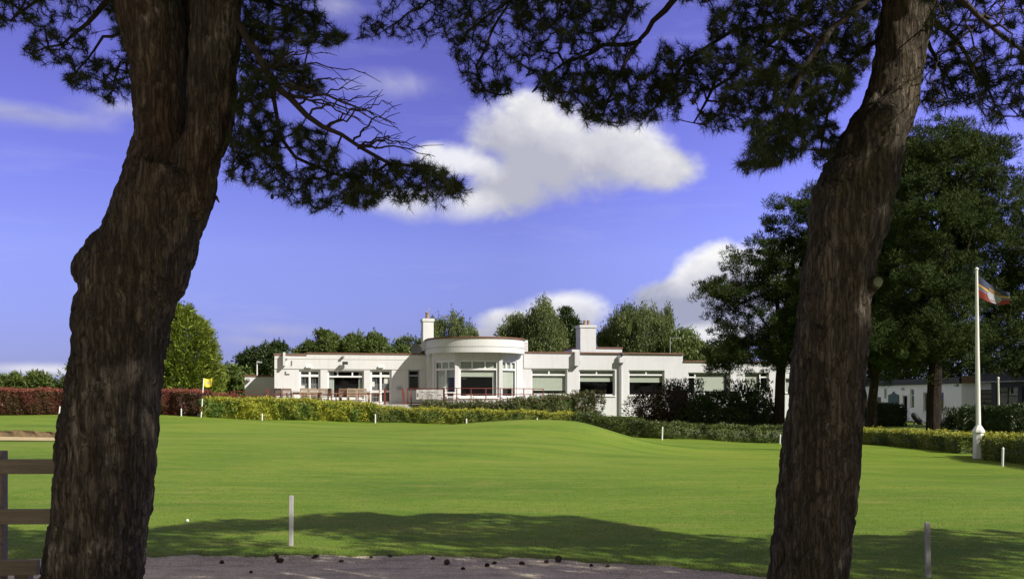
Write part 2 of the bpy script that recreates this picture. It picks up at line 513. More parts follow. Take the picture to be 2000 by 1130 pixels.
def lawnmat():
    m, nt, bs = newmat('lawn_turf')
    pos = texco(nt, (1, 1, 1), 'Position')
    big = noise_tex(nt, texco(nt, (.6, 1.4, 1), 'Position'), .22, 5, .6, .4)
    mid = noise_tex(nt, texco(nt, (.8, 2.2, 1), 'Position'), 1.0, 6, .7, .5)
    fine = noise_tex(nt, pos, 26, 4, .7)
    sm = noise_tex(nt, texco(nt, (1, 1.6, 1), 'Position'), 4.2, 6, .72, .4)
    c = ramp(nt, [(.32, (.082, .160, .012)), (.50, (.120, .205, .016)), (.66, (.160, .232, .024))], big).outputs[0]
    dry = ramp(nt, [(.52, (0, 0, 0)), (.74, (.85, .85, .85))], mid).outputs[0]
    c = mixc(nt, dry, c, (.205, .222, .040))
    dk = ramp(nt, [(.30, (.55, .55, .55)), (.50, (0, 0, 0))], mid).outputs[0]
    c = mixc(nt, dk, c, (.085, .150, .012))
    c = mixc(nt, ramp(nt, [(.48, (0, 0, 0)), (.70, (.55, .55, .55))], sm).outputs[0], c, (.215, .225, .05))
    c = mixc(nt, ramp(nt, [(.30, (.55, .55, .55)), (.46, (0, 0, 0))], sm).outputs[0], c, (.085, .135, .014))
    s2 = noise_tex(nt, texco(nt, (.45, 1.7, 1), 'Position'), 1.0, 7, .66, .5)
    c = mixc(nt, ramp(nt, [(.55, (0, 0, 0)), (.76, (.50, .50, .50))], s2).outputs[0], c, (.30, .245, .075))
    c = mixc(nt, ramp(nt, [(.33, (.48, .48, .48)), (.47, (0, 0, 0))], s2).outputs[0], c, (.072, .140, .012))
    f2 = ramp(nt, [(.3, (.70, .72, .68)), (.7, (1.25, 1.22, 1.28))], fine).outputs[0]
    c = mixc(nt, 1.0, c, f2, 'MULTIPLY')
    # mown bands beside the right-hand hedge and along the plateau
    sep = nt.nodes.new('ShaderNodeSeparateXYZ'); nt.links.new(nt.nodes.new('ShaderNodeNewGeometry').outputs['Position'], sep.inputs[0])
    yy = math_n(nt, 'ADD', math_n(nt, 'MULTIPLY', sep.outputs['X'], .16), sep.outputs['Y'])
    st = math_n(nt, 'SINE', math_n(nt, 'MULTIPLY', yy, 2.1))
    st = ramp(nt, [(.42, (0, 0, 0)), (.58, (1, 1, 1))], math_n(nt, 'MULTIPLY_ADD', st, .5, .5)).outputs[0]
    far = math_n(nt, 'MULTIPLY', math_n(nt, 'MULTIPLY_ADD', sep.outputs['Y'], .12, -2.6, clamp=True), .30)
    c = mixc(nt, math_n(nt, 'MULTIPLY', st, far), c, (.20, .26, .03))
    nt.links.new(c, bs.inputs['Base Color'])
    bs.inputs['Roughness'].default_value = .75; bs.inputs['Specular IOR Level'].default_value = .12
    bump(nt, bs, noise_tex(nt, pos, 40, 4, .7), .9, .03)
    return m


def gravelmat():
    m, nt, bs = newmat('gravel')
    pos = texco(nt, (1, 1, 1), 'Position')
    vor = nd(nt, 'ShaderNodeTexVoronoi', Scale=75.0); nt.links.new(pos, vor.inputs['Vector'])
    n2 = noise_tex(nt, texco(nt, (1, 2.5, 1), 'Position'), 2.2, 6, .7)
    sp = nt.nodes.new('ShaderNodeSeparateColor'); nt.links.new(vor.outputs['Color'], sp.inputs[0])
    c = ramp(nt, [(0, (.46, .385, .275)), (.5, (.60, .515, .38)), (1, (.74, .65, .49))], sp.outputs[0]).outputs[0]
    f = ramp(nt, [(.45, (0, 0, 0)), (.72, (.8, .8, .8))], n2).outputs[0]
    c = mixc(nt, f, c, (.23, .18, .13))
    nt.links.new(c, bs.inputs['Base Color']); bs.inputs['Roughness'].default_value = .9
    bump(nt, bs, vor.outputs['Distance'], .8, .02)
    return m


M['lawn'] = lawnmat(); M['gravel'] = gravelmat()

# ------------------------------------------------------------------ ground
ys = np.concatenate([np.linspace(-40, 8, 16), np.linspace(8.5, 60, 170), 60 * 1.065 ** np.arange(1, 56)])
xs_h = np.concatenate([np.linspace(0, 30, 92), 30 * 1.075 ** np.arange(1, 58)])
xs = np.concatenate([-xs_h[:0:-1], xs_h])
GX, GY = np.meshgrid(xs, ys)
GZ = zg(GX, GY)
nx, ny = len(xs), len(ys)
me = bpy.data.meshes.new('lawn')
me.vertices.add(nx * ny); me.vertices.foreach_set('co', np.stack([GX, GY, GZ], -1).astype(np.float32).ravel())
idx = np.arange(nx * ny).reshape(ny, nx)
q = np.stack([idx[:-1, :-1], idx[:-1, 1:], idx[1:, 1:], idx[1:, :-1]], -1).reshape(-1, 4)
me.loops.add(q.size); me.loops.foreach_set('vertex_index', q.ravel().astype(np.int32))
me.polygons.add(len(q)); me.polygons.foreach_set('loop_start', (np.arange(len(q)) * 4).astype(np.int32))
me.polygons.foreach_set('loop_total', np.full(len(q), 4, np.int32)); me.polygons.foreach_set('use_smooth', np.ones(len(q), bool))
me.update(calc_edges=True); me.materials.append(M['lawn'])
tag(link(bpy.data.objects.new('lawn', me)), 'sunlit mown golf course lawn between the pines and the hedges', kind='structure')


# gravel path in the foreground, ragged far edge
def path_edge(x):
    x = np.asarray(x, float)
    e = np.interp(x, [-12, -4.5, -3.4, -1.2, 0.0, 1.2, 2.0, 2.7, 3.4, 12], [10.0, 9.95, 10.15, 10.2, 10.05, 9.65, 9.2, 8.7, 8.2, 4.0])
    return e + .05 * np.sin(x * 5.3) + .035 * np.sin(x * 13.1 + 1) + .02 * np.sin(x * 29 + 2)


gxs = np.linspace(-12, 7, 420)
mb = MB()
rows = 8
vs = []
for x in gxs:
    e = float(path_edge(x))
    for r in range(rows):
        t = r / (rows - 1)
        vs.append((x, -8 + (e + 8) * t, .012 * (1 - t ** 8)))
vs = [(x, y, z + gz(0, 0) + .006) for x, y, z in vs]
fs = [(i * rows + r, (i + 1) * rows + r, (i + 1) * rows + r + 1, i * rows + r + 1) for i in range(len(gxs) - 1) for r in range(rows - 1)]
mb.add(vs, fs)
tag(mb.build('gravel_path', M['gravel'], smooth=True), 'shaded gravel path with fallen cones along the lawn edge', kind='structure')

# grass blades: the near lawn and the ragged path edge
n = 190000
bx = rng.uniform(-8.5, 8.5, n); by = 8.2 + (rng.random(n) ** 2.6) * 16
keep = (rng.random(n) < (1 - (by - 8.2) / 16.2) ** 1.5) & (by > path_edge(bx) - .05 + rng.normal(0, .05, n)) & (np.abs(bx) < by * .56 + .4)
bx, by = bx[keep], by[keep]
edge = np.exp(-np.clip(by - path_edge(bx), 0, 9) / .22)
bz = zg(bx, by)
hgt = (.008 + .012 * rng.random(len(bx)) + .035 * edge * rng.random(len(bx)))
lean = rng.normal(0, .5, (len(bx), 2)) * hgt[:, None]
w = .004 + .0003 * (by - 8)
ang = rng.uniform(0, math.pi, len(bx))
p0 = np.stack([bx, by, bz - .004], -1)
sd = np.stack([np.cos(ang) * w, np.sin(ang) * w * .4, 0 * ang], -1)
tip = p0 + np.stack([lean[:, 0], lean[:, 1], hgt + .004], -1)
tag(tri_mesh('grass', np.stack([p0 - sd, p0 + sd, tip], 1), M['grassblade']), 'short mown grass blades on the near lawn', 'grass', kind='stuff')

# fallen pine needles along the path edge
n = 9000
lx0 = rng.uniform(-6, 4.5, n); ly0 = path_edge(lx0) - np.abs(rng.normal(0, .55, n)) + .12
k_ = ly0 > 6.5
lx0, ly0 = lx0[k_], ly0[k_]
aa = rng.uniform(0, math.pi, len(lx0)); L_ = rng.uniform(.02, .06, len(lx0))
dv = np.stack([np.cos(aa) * L_, np.sin(aa) * L_, rng.uniform(0, .006, len(lx0))], -1)
sv = np.stack([-np.sin(aa), np.cos(aa), 0 * aa], -1) * .0022
b0 = np.stack([lx0, ly0, np.full(len(lx0), .022) + zg(lx0, ly0)], -1)
M['litter'] = leafmat('fallen_needles', [(.05, .028, .014), (.10, .055, .025), (.16, .10, .05)], 0, .8)
tag(tri_mesh('needle_litter', np.stack([b0 - sv, b0 + sv, b0 + dv], 1), M['litter']), 'brown fallen pine needles scattered along the path edge', 'needle litter', kind='stuff')

# bunker
sx, sy = -16.0, 31.25
mb = MB()
ring = []
for k in range(48):
    a = 2 * math.pi * k / 48
    ring.append((sx + 3.7 * math.cos(a), sy + 1.0 * math.sin(a) * (1 + .12 * math.sin(3 * a))))
pts = [(sx, sy)] + [(sx + (x - sx) * t, sy + (y - sy) * t) for t in (.4, .75, 1.0) for x, y in ring]
zz = zg(np.array([p[0] for p in pts]), np.array([p[1] for p in pts]))
mb.add([(p[0], p[1], z + .03) for p, z in zip(pts, zz)],
       [(0, 1 + k, 1 + (k + 1) % 48) for k in range(48)] +
       [(1 + r * 48 + k, 49 + r * 48 + k, 49 + r * 48 + (k + 1) % 48, 1 + r * 48 + (k + 1) % 48) for r in range(2) for k in range(48)])
tag(mb.build('bunker_sand', M['sand'], smooth=True), 'pale sand of the small bunker left of the pine trunk', kind='structure')
mb = MB()
vs = []
for k in range(61):
    a = math.pi * k / 60
    x = sx + 3.75 * math.cos(a); y = sy + 1.02 * math.sin(a)
    h = .20 * math.sin(a) ** .5 * (1 + .07 * math.sin(k * .9) + .05 * math.sin(k * 4.1))
    z = gz(x, y)
    vs += [(x, y, z + .0), (x + .02 * math.sin(k * 2.3), y + .10 - .05 * math.sin(k * 1.7), z + h * .6), (x, y + .12, z + h), (x, y + .75, gz(x, y + .75) - .05)]
mb.add(vs, [(i * 4 + j, (i + 1) * 4 + j, (i + 1) * 4 + j + 1, i * 4 + j + 1) for i in range(60) for j in range(3)])
ob = mb.build('bunker_bank', M['soil'])
ob.data.materials.append(M['lawn'])
for i, p in enumerate(ob.data.polygons):
    if i % 3 == 2: p.material_index = 1
tag(ob, 'cut soil bank behind the bunker sand', kind='structure')

# ------------------------------------------------------------------ clubhouse
TH = R(12); CT, ST = math.cos(TH), math.sin(TH)
OY = 65.0


def frame(ox, oy, ang):
    """local x along the wall, y into the building, z up"""
    return Matrix.Translation((ox, oy, 0)) @ Matrix.Rotation(ang, 4, 'Z')


MF = frame(0, OY, TH)


def fu(px, d=0.0):
    k = (px - 1000) / FPX
    ox, oy = d * ST, OY - d * CT
    return (k * oy - ox) / (CT - k * ST)


def fz(py, px, d=0.0):
    u = fu(px, d)
    return CZ + (HOR - py) / FPX * (OY - d * CT + u * ST)


def wall_holes(mb, u0, u1, z0, z1, holes, thick=.28, y0=0.0):
    """wall slab with rectangular openings (a,b,c,d) = u0,u1,z0,z1"""
    us = sorted({u0, u1, *[h[i] for h in holes for i in (0, 1) if u0 < h[i] < u1]})
    zs = sorted({z0, z1, *[h[i] for h in holes for i in (2, 3) if z0 < h[i] < z1]})
    solid = {}
    for i in range(len(us) - 1):
        for j in range(len(zs) - 1):
            cu, cz = (us[i] + us[i + 1]) / 2, (zs[j] + zs[j + 1]) / 2
            solid[i, j] = not any(h[0] < cu < h[1] and h[2] < cz < h[3] for h in holes)
    for (i, j), s in solid.items():
        if not s: continue
        a, b, c, d = us[i], us[i + 1], zs[j], zs[j + 1]
        mb.quad((a, y0, c), (b, y0, c), (b, y0, d), (a, y0, d))
        mb.quad((a, y0 + thick, d), (b, y0 + thick, d), (b, y0 + thick, c), (a, y0 + thick, c))
        y1 = y0 + thick
        if not solid.get((i - 1, j)): mb.quad((a, y1, c), (a, y0, c), (a, y0, d), (a, y1, d))
        if not solid.get((i + 1, j)): mb.quad((b, y0, c), (b, y1, c), (b, y1, d), (b, y0, d))
        if not solid.get((i, j - 1)): mb.quad((a, y0, c), (a, y1, c), (b, y1, c), (b, y0, c))
        if not solid.get((i, j + 1)): mb.quad((a, y0, d), (b, y0, d), (b, y1, d), (a, y1, d))


def window(parent, MX, u0, u1, z0, z1, vm=(), hm=(), cells=(), y=.13, blind=None, side=None, name='window', sill=True, fw=.07, mat='frame', glass=True, bz=None, bu=None):
    """frame mesh > pane, blind, sill. vm: mullions (u, zlo, zhi), hm: transoms (z, ulo, uhi)"""
    mb = MB(MX)
    mb.box((u0, y, z0), (u0 + fw, y + .07, z1)); mb.box((u1 - fw, y, z0), (u1, y + .07, z1))
    mb.box((u0 + fw, y, z0), (u1 - fw, y + .07, z0 + fw)); mb.box((u0 + fw, y, z1 - fw), (u1 - fw, y + .07, z1))
    for z, a, b in hm: mb.box((max(a, u0 + fw), y + .004, z - fw * .55), (min(b, u1 - fw), y + .066, z + fw * .55))
    for u, a, b in vm: mb.box((u - fw * .5, y + .008, max(a, z0 + fw)), (u + fw * .5, y + .062, min(b, z1 - fw)))
    fr = mb.build(name, M[mat], parent)
    if glass:
        g = MB(MX); g.quad((u0 + .01, y + .035, z0 + .01), (u1 - .01, y + .035, z0 + .01), (u1 - .01, y + .035, z1 - .01), (u0 + .01, y + .035, z1 - .01))
        g.build('pane', M['glass'], fr)
    if blind is not None:
        b = MB(MX); a0, a1 = bu or (u0 + .08, u1 - .08)
        top = bz if bz is not None else z1 - .05
        k = max(2, int((top - blind) / .045))
        for i in range(k):      # slats, each tipped a little
            zz = blind + (top - blind) * i / k
            h = (top - blind) / k
            b.quad((a0, y + .15, zz), (a1, y + .15, zz), (a1, y + .165, zz + h), (a0, y + .165, zz + h))
        b.build('blind', M['blind'], fr)
    if side:
        for a, b_ in side:
            c = MB(MX); n = 14
            vs = []
            for i in range(n + 1):
                uu = a + (b_ - a) * i / n
                yy = y + .16 + .03 * math.sin(i * 2.4)
                vs += [(uu, yy, z0 + .05), (uu, yy, z1 - .05)]
            c.add(vs, [(2 * i, 2 * i + 2, 2 * i + 3, 2 * i + 1) for i in range(n)])
            c.build('curtain', M['curtain'], fr, smooth=True)
    if sill:
        s = MB(MX); s.box((u0 - .05, -.07, z0 - .07), (u1 + .05, y, z0)); s.build('sill', M['frame'], fr)
    return fr


ter = 1.32                                                   # terrace level
clubhouse = thing('clubhouse', 'long white flat-roofed clubhouse with a round glazed bay and red coping', 'clubhouse',
                  tuple(MF @ Vector((0, 0, .4))))
uL, uE = fu(536), fu(1560)
uS = fu(1333.6)                                              # where the roof steps down
uJ = fu(830)
zL, zR, zW = fz(691.5, 700), fz(690, 1150), fz(707, 1440)
gnd = -.2
# openings: (px0, px1, py0, py1)
door1, midw, door2, slim = (584, 626, 721.6, 784), (640, 711, 722.7, 778), (723, 765, 721.6, 786), (797.4, 819.5, 722, 762)
w1, w2, w3 = (1038, 1108, 720.5, 770.5), (1131, 1201, 722, 772), (1228, 1298, 722.5, 772.5)
w4, w5, w6 = (1344, 1424, 727, 768.5), (1454, 1502, 727, 761.5), (1534, 1552, 738, 766)


def op(o):
    a, b, c, d = o
    m = (a + b) / 2
    return fu(a), fu(b), fz(d, m), fz(c, m)


H = {k: op(o) for k, o in dict(door1=door1, midw=midw, door2=door2, slim=slim, w1=w1, w2=w2, w3=w3, w4=w4, w5=w5, w6=w6).items()}
H['door1'] = (*H['door1'][:2], ter + .03, H['door1'][3]); H['door2'] = (*H['door2'][:2], ter + .03, H['door2'][3])
mb = MB(MF)
wall_holes(mb, uL, uJ + .4, gnd, zL, [H['door1'], H['midw'], H['door2'], H['slim']])
lint = fz(720.5, 680)
mb.box((uL + .001, -.045, lint), (uJ + .3, 0.0, zL - .001))
mb.box((uL + .002, -.065, fz(701.5, 700)), (uJ + .29, -.045, zL - .002))
mb.box((uL, .28, gnd), (uL + .28, 11, zL))
mb.build('wall', M['render'], clubhouse)
mb = MB(MF)
wall_holes(mb, uJ + .4, uS, gnd, zR, [H['w1'], H['w2'], H['w3'], (uJ + .75, fu(1012), ter - .15, zR - .7)])
mb.box((fu(1023), -.05, fz(719, 1070)), (fu(1119), 0, zR - .001))
mb.box((uS - .28, .28, zW - .5), (uS, 11, zR))
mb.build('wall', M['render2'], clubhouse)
mb = MB(MF)
wall_holes(mb, uS, uE, gnd, zW, [H['w4'], H['w5'], H['w6']])
mb.box((uE - .28, .28, gnd), (uE, 11, zW))
mb.box((fu(1426), -.09, gnd), (fu(1434), 0, zW - .002))
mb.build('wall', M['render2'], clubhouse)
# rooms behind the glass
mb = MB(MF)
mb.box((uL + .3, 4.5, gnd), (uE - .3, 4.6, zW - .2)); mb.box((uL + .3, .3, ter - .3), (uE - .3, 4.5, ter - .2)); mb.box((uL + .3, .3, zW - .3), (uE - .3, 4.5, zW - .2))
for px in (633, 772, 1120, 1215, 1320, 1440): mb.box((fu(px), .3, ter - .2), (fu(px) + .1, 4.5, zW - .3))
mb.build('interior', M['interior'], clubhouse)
mb = MB(MF)
mb.box((uL + .1, .1, zL - .3), (uS - .1, 11, zL - .2)); mb.box((uS, .1, zW - .3), (uE - .1, 11, zW - .2))
mb.box((uL, 10.7, gnd), (uS, 11, zL)); mb.box((uS, 10.7, gnd), (uE, 10.98, zW))
mb.build('roof', M['roofing'], clubhouse)
# red tile copings, a little proud of the wall
mb = MB(MF)
cp = .09
for bx_ in (((uL - .05, -.10, zL - .12), (fu(599), .34, zL - .01)), ((fu(599), -.12, zL), (uJ, .34, zL + cp)),
            ((fu(1022), -.12, zR), (uS + .04, .34, zR + cp)), ((uS + .045, -.10, zW), (uE + .05, .34, zW + cp * .9)),
            ((uS - .3, .34, zR), (uS + .04, 11, zR + cp)), ((uL - .05, .34, zL - .12), (uL + .3, 11, zL - .01))):
    mb = MB(MF); mb.box(*bx_); mb.build('coping', M['coping'], clubhouse)
# downpipe boxes, pipe, lamps
mb = MB(MF)
mb.box((fu(553), -.42, fz(714, 555)), (fu(557.5), -.066, fz(688, 555))); mb.build('rainwater_head', M['render'], clubhouse)
mb = MB(MF)
mb.box((fu(1120), -.40, fz(714, 1124)), (fu(1129), -.051, fz(687, 1124))); mb.box((fu(1116), -.14, zR + cp), (fu(1131), .5, zR + cp + .16))
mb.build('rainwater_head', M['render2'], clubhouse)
mb = MB(MF)
uP = (fu(1207) + fu(1217)) / 2
mb.tube([(uP, -.17, .1), (uP, -.17, fz(707, 1212))], .085, 10)
mb.box((uP - .2, -.42, fz(708, 1212)), (uP + .2, -.001, fz(698, 1212)))
mb.tube([(uP, -.17, fz(698, 1212)), (uP, -.05, zR - .1)], .07, 8)
pipe = mb.build('downpipe', M['grey'], clubhouse)
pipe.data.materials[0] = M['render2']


def fitting(px, py, w, h, dep, mat, name='wall_light'):
    b = MB(MF); u, z = fu(px), fz(py, px)
    b.box((u - w / 2, -.066 - dep, z - h / 2), (u + w / 2, -.066, z + h / 2))
    o = b.build(name, M[mat], clubhouse); bevel(o, min(w, h, dep) * .2)
    return o


fitting(602.7, 716, .36, .14, .12, 'whiteplastic'); fitting(743.8, 716, .36, .14, .12, 'whiteplastic')
b = MB(MF); u, z = fu(673.5), fz(709, 673)
b.box((u - .17, -.50, z - .09), (u + .17, -.24, z + .09)); b.bar((u, -.066, z + .02), (u, -.26, z), .05)
b.build('floodlight', M['black'], clubhouse)
b = MB(MF); u, z = fu(671), fz(696, 671); b.box((u - .09, -.32, z - .05), (u + .05, -.066, z + .05)); b.build('camera', M['grey'], clubhouse)
b = MB(MF); u, z = fu(1212), fz(692.5, 1212); b.ball((u, -.32, z), .12, 8); b.bar((u, -.32, z + .1), (u, 0, z + .14), .05); b.build('floodlight', M['black'], clubhouse)
fitting(570.5, 708, .05, .30, .05, 'grey', 'vent'); fitting(1131.5, 708, .06, .26, .06, 'grey', 'vent')
fitting(560, 700, .12, .1, .12, 'grey', 'camera'); fitting(563, 726, .28, .22, .03, 'render', 'vent'); fitting(779.5, 757.5, .3, .16, .05, 'grey', 'vent')

# left wing windows and doors
a, b_, c, d = H['midw']
hz = fz(734.8, 675)
mid_u = [fu(659.5), fu(688.5)]
window(clubhouse, MF, a, b_, c, d, vm=[(u, hz, d) for u in mid_u], hm=[(hz, a, b_)], side=[(a + .09, fu(652.5)), (fu(701), b_ - .09)], fw=.09)
for k in ('door1', 'door2'):
    a, b_, c, d = H[k]
    hz = fz(733, 600); um = (a + b_) / 2; kz = c + .78
    fr = window(clubhouse, MF, a, b_, c, d, vm=[(um, c, d)], hm=[(hz, a, b_), (kz, a, b_)], fw=.13, sill=False, name='door')
    # security lattice behind the panes
    lt = MB(MF)
    for s0, s1 in ((a + .13, um - .07), (um + .07, b_ - .13)):
        n = 5
        for i in range(n + 1):
            uu = s0 + (s1 - s0) * i / n
            lt.bar((uu, .26, c), (uu, .26, hz), .022); lt.bar((uu, .26, hz), (uu, .26, d - .08), .02)
        for z0 in (kz + .1, kz + .3, hz - .12):
            for i in range(n):
                x0 = s0 + (s1 - s0) * i / n; x1 = s0 + (s1 - s0) * (i + 1) / n
                lt.bar((x0, .27, z0), (x1, .27, z0 + .22), .02); lt.bar((x1, .275, z0), (x0, .275, z0 + .22), .02)
    lt.build('lattice', M['grey'], fr)
    nb = MB(MF)
    if k == 'door1': nb.box((um - .62, .24, kz + .08), (um - .30, .245, kz + .36))
    else:
        nb.box((um + .22, .24, kz + .5), (um + .52, .245, kz + .95)); nb.build('notice', M['whiteplastic'], fr); nb = MB(MF)
        nb.box((um - .62, .24, kz + .3), (um - .38, .245, kz + .62))
    nb.build('notice', M['whiteplastic'], fr)
a, b_, c, d = H['slim']
window(clubhouse, MF, a, b_, c, d, hm=[(fz(733, 808), a, b_)], fw=.08, mat='grey', sill=False)
# right-hand windows: two top lights over one big pane with a part-drawn blind
for k, (px0, px1, lowpy) in {'w1': (1038, 1108, 762), 'w2': (1131, 1201, 744.5), 'w3': (1228, 1298, 746)}.items():
    a, b_, c, d = H[k]; m = (px0 + px1) / 2; hz = fz(731.5, m); um = (a + b_) / 2
    window(clubhouse, MF, a, b_, c, d, vm=[(um, hz, d)], hm=[(hz, a, b_)], blind=fz(lowpy, m), fw=.09)
a, b_, c, d = H['w4']
u1_ = fu(1359)
window(clubhouse, MF, a, b_, c, d, vm=[(u1_, c, d)], hm=[(fz(736, 1350), a, u1_)], blind=fz(763, 1390), bu=(u1_ + .05, b_ - .2), fw=.09)
a, b_, c, d = H['w5']
u1_ = fu(1486)
window(clubhouse, MF, a, b_, c, d, vm=[(u1_, c, d)], hm=[(fz(736, 1494), u1_, b_)], blind=fz(758, 1470), bu=(a + .06, u1_ - .05), fw=.09)
a, b_, c, d = H['w6']
window(clubhouse, MF, a, b_, c, d, blind=c + .1, fw=.08)

# round bay: glazed facets under a drum-shaped parapet
uB = (fu(835, 1.2) + fu(1022, 1.2)) / 2
rB = (fu(1022, 1.2) - fu(835, 1.2)) / 2
dB = 1.2


def bow_ring(mb, r0, r1, z0, z1, n=56):
    """half ring (plus straight sides back to the wall) between radii r0<r1"""
    prof = []
    ang = [math.pi * i / n for i in range(n + 1)]
    out_, in_ = [], []
    out_.append((uB + r1, .2)); in_.append((uB + r0, .2))
    for t in ang:
        out_.append((uB + r1 * math.cos(t), -dB - r1 * math.sin(t))); in_.append((uB + r0 * math.cos(t), -dB - r0 * math.sin(t)))
    out_.append((uB - r1, .2)); in_.append((uB - r0, .2))
    vs = []
    for o, i in zip(out_, in_):
        vs += [(o[0], o[1], z0), (o[0], o[1], z1), (i[0], i[1], z1), (i[0], i[1], z0)]
    m = len(out_)
    fs = []
    for k in range(m - 1):
        for j in range(4):
            fs.append((k * 4 + j, k * 4 + (j + 1) % 4, (k + 1) * 4 + (j + 1) % 4, (k + 1) * 4 + j))
    fs += [(3, 2, 1, 0), tuple((m - 1) * 4 + j for j in range(4))]
    mb.add(vs, fs)


dF = dB + rB
zBt, zBb = fz(659.5, 928, dF), fz(687, 928, dF)
zmid = zBb + (zBt - zBb) * .36
mb = MB(MF)
bow_ring(mb, rB - .25, rB, zmid + .05, zBt); bow_ring(mb, rB - .25, rB - .035, zmid, zmid + .05); bow_ring(mb, rB - .25, rB + .005, zBb, zmid)
mb.build('bay_parapet', M['render'], clubhouse)
mb = MB(MF); bow_ring(mb, rB - .32, rB + .06, zBt + .002, zBt + .10); mb.build('coping', M['coping'], clubhouse)
# soffit and bay roof
mb = MB(MF)
n = 40
ring = [(uB + (rB - .1) * math.cos(math.pi * i / n), -dB - (rB - .1) * math.sin(math.pi * i / n)) for i in range(n + 1)] + [(uB - rB + .1, .3), (uB + rB - .1, .3)]
mb.add([(x, y, zBb + .012) for x, y in ring], [tuple(range(len(ring)))])
mb.add([(x, y, zBt - .5) for x, y in ring], [tuple(range(len(ring)))])
mb.build('soffit', M['render'], clubhouse)
mb = MB(MF)
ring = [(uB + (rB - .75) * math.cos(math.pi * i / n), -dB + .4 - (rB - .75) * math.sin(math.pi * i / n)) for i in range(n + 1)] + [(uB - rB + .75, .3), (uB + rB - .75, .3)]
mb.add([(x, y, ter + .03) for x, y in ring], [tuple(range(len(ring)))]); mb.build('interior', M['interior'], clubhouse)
A = (fu(845, 1.5), 1.5); B = (fu(892, 3.35), 3.35); C = (fu(978, 3.35), 3.35); D = (fu(1012, 1.9), 1.9)
corners = [(A[0] - .25, -.1), A, B, C, D, (fu(1021, .0), -.1)]
zc1, zc0, zm1, zm0 = fz(703, 935, 3.35), fz(718.5, 935, 3.35), fz(722, 935, 3.35), fz(775.5, 935, 3.35)
inner = MB(MF)
for i, (p, q_) in enumerate(zip(corners[:-1], corners[1:])):
    w0 = MF @ Vector((p[0], -p[1], 0)); w1_ = MF @ Vector((q_[0], -q_[1], 0))
    L = (w1_ - w0).length
    MX = frame(w0.x, w0.y, math.atan2(w1_.y - w0.y, w1_.x - w0.x))
    mb = MB(MX)
    if i in (1, 2, 3):
        mg = .16
        hole = [(mg, L - mg, zm0, zc1)]
        wall_holes(mb, 0, L, gnd, zBb + .01, hole, .2)
        mb.build('wall', M['render'], clubhouse)
        v = [(mg + (L - 2 * mg) * t, zm1, zc1) for t in (1 / 3, 2 / 3)]
        if i == 1: v.append((L * .52, zm0, zm1))
        low = {1: zm1 - .45, 2: fz(735, 935, 3.35), 3: zm0 + .55}[i]
        side = {1: [(mg + .1, L * .5)], 2: [(L - mg - .32, L - mg - .08)], 3: [(L - mg - .25, L - mg - .08)]}[i]
        window(clubhouse, MX, mg, L - mg, zm0, zc1, vm=v, hm=[((zm1 + zc0) / 2, 0, L)], blind=low, side=side, fw=.10, y=.06, bz=zc1 - .1)
    else:
        wall_holes(mb, 0, L, gnd, zBb + .01, [], .2)
        mb.build('wall', M['render'], clubhouse)
mb = MB(MF)
for bx_ in (((B[0] - .11, -B[1] - .05, zm0 - .01), (B[0] + .11, -B[1] + .25, zBb + .008)), ((C[0] - .11, -C[1] - .05, zm0 - .01), (C[0] + .11, -C[1] + .25, zBb + .008)),
            ((uB - rB + .05, -dB - .1, gnd), (uB - rB + .35, .0, zBb + .006)), ((uB + rB - .42, -dB + .2, gnd), (uB + rB - .12, .0, zBb + .004))):
    mb = MB(MF); mb.box(*bx_); mb.build('bay_post', M['render'], clubhouse)
mb = MB(MF)                                                      # lamp seen inside the bay
mb.lathe((fu(905, 1.0), -1.0, fz(740, 905, 1.0)), [(.05, .1), (.22, .05), (.24, 0), (.02, -.02)], 12); mb.build('ceiling_lamp', M['whiteplastic'], clubhouse)


def chimney(px0, px1, py0, py1, d, dep, pots, mat='render'):
    a, b_, z0, z1 = fu(px0, d), fu(px1, d), fz(py1, px0, d), fz(py0, px0, d)
    mb = MB(MF)
    mb.box((a, -d, z0), (b_, -d + dep, z1 - .18)); mb.box((a - .05, -d - .05, z1 - .18), (b_ + .05, -d + dep + .05, z1))
    st = mb.build('chimney', M[mat], clubhouse)
    for u_, hh, r in pots:
        p = MB(MF); c = (a + (b_ - a) * u_, -d + dep * .5, z1)
        p.lathe(c, [(r * 1.15, 0), (r, .06), (r * .85, hh - .08), (r * 1.05, hh - .06), (r * 1.05, hh), (r * .7, hh + .005)], 12)
        p.build('chimney_pot', M['terracotta'], st)
    return st, (a, b_, z1, -d + dep * .5)


st, (a, b_, zt, yy) = chimney(826.5, 847, 621.5, 684, .25, 1.1, [(.5, .42, .13)])
p = MB(MF); c = ((a + b_) / 2, yy, zt + .42)
p.bar((c[0] - .08, c[1], c[2]), (c[0] + .02, c[1], c[2] + .18), .05); p.bar((c[0] - .05, c[1], c[2] + .12), (c[0] + .2, c[1], c[2] + .28), .05)
p.build('cowl', M['grey'], st)
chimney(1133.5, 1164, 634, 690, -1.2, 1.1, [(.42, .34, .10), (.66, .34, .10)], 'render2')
mb = MB(MF)
a, b_ = fu(1126, -2.6), fu(1215, -2.6)
mb.box((a, 2.6, zR - .2), (b_, 6, fz(680.5, 1190, -2.6))); mb.build('roof_box', M['render2'], clubhouse)
mb = MB(MF); mb.box((a - .05, 2.55, fz(680.4, 1190, -2.6)), (b_ + .05, 6.05, fz(677.5, 1190, -2.6))); mb.build('coping', M['coping'], clubhouse)
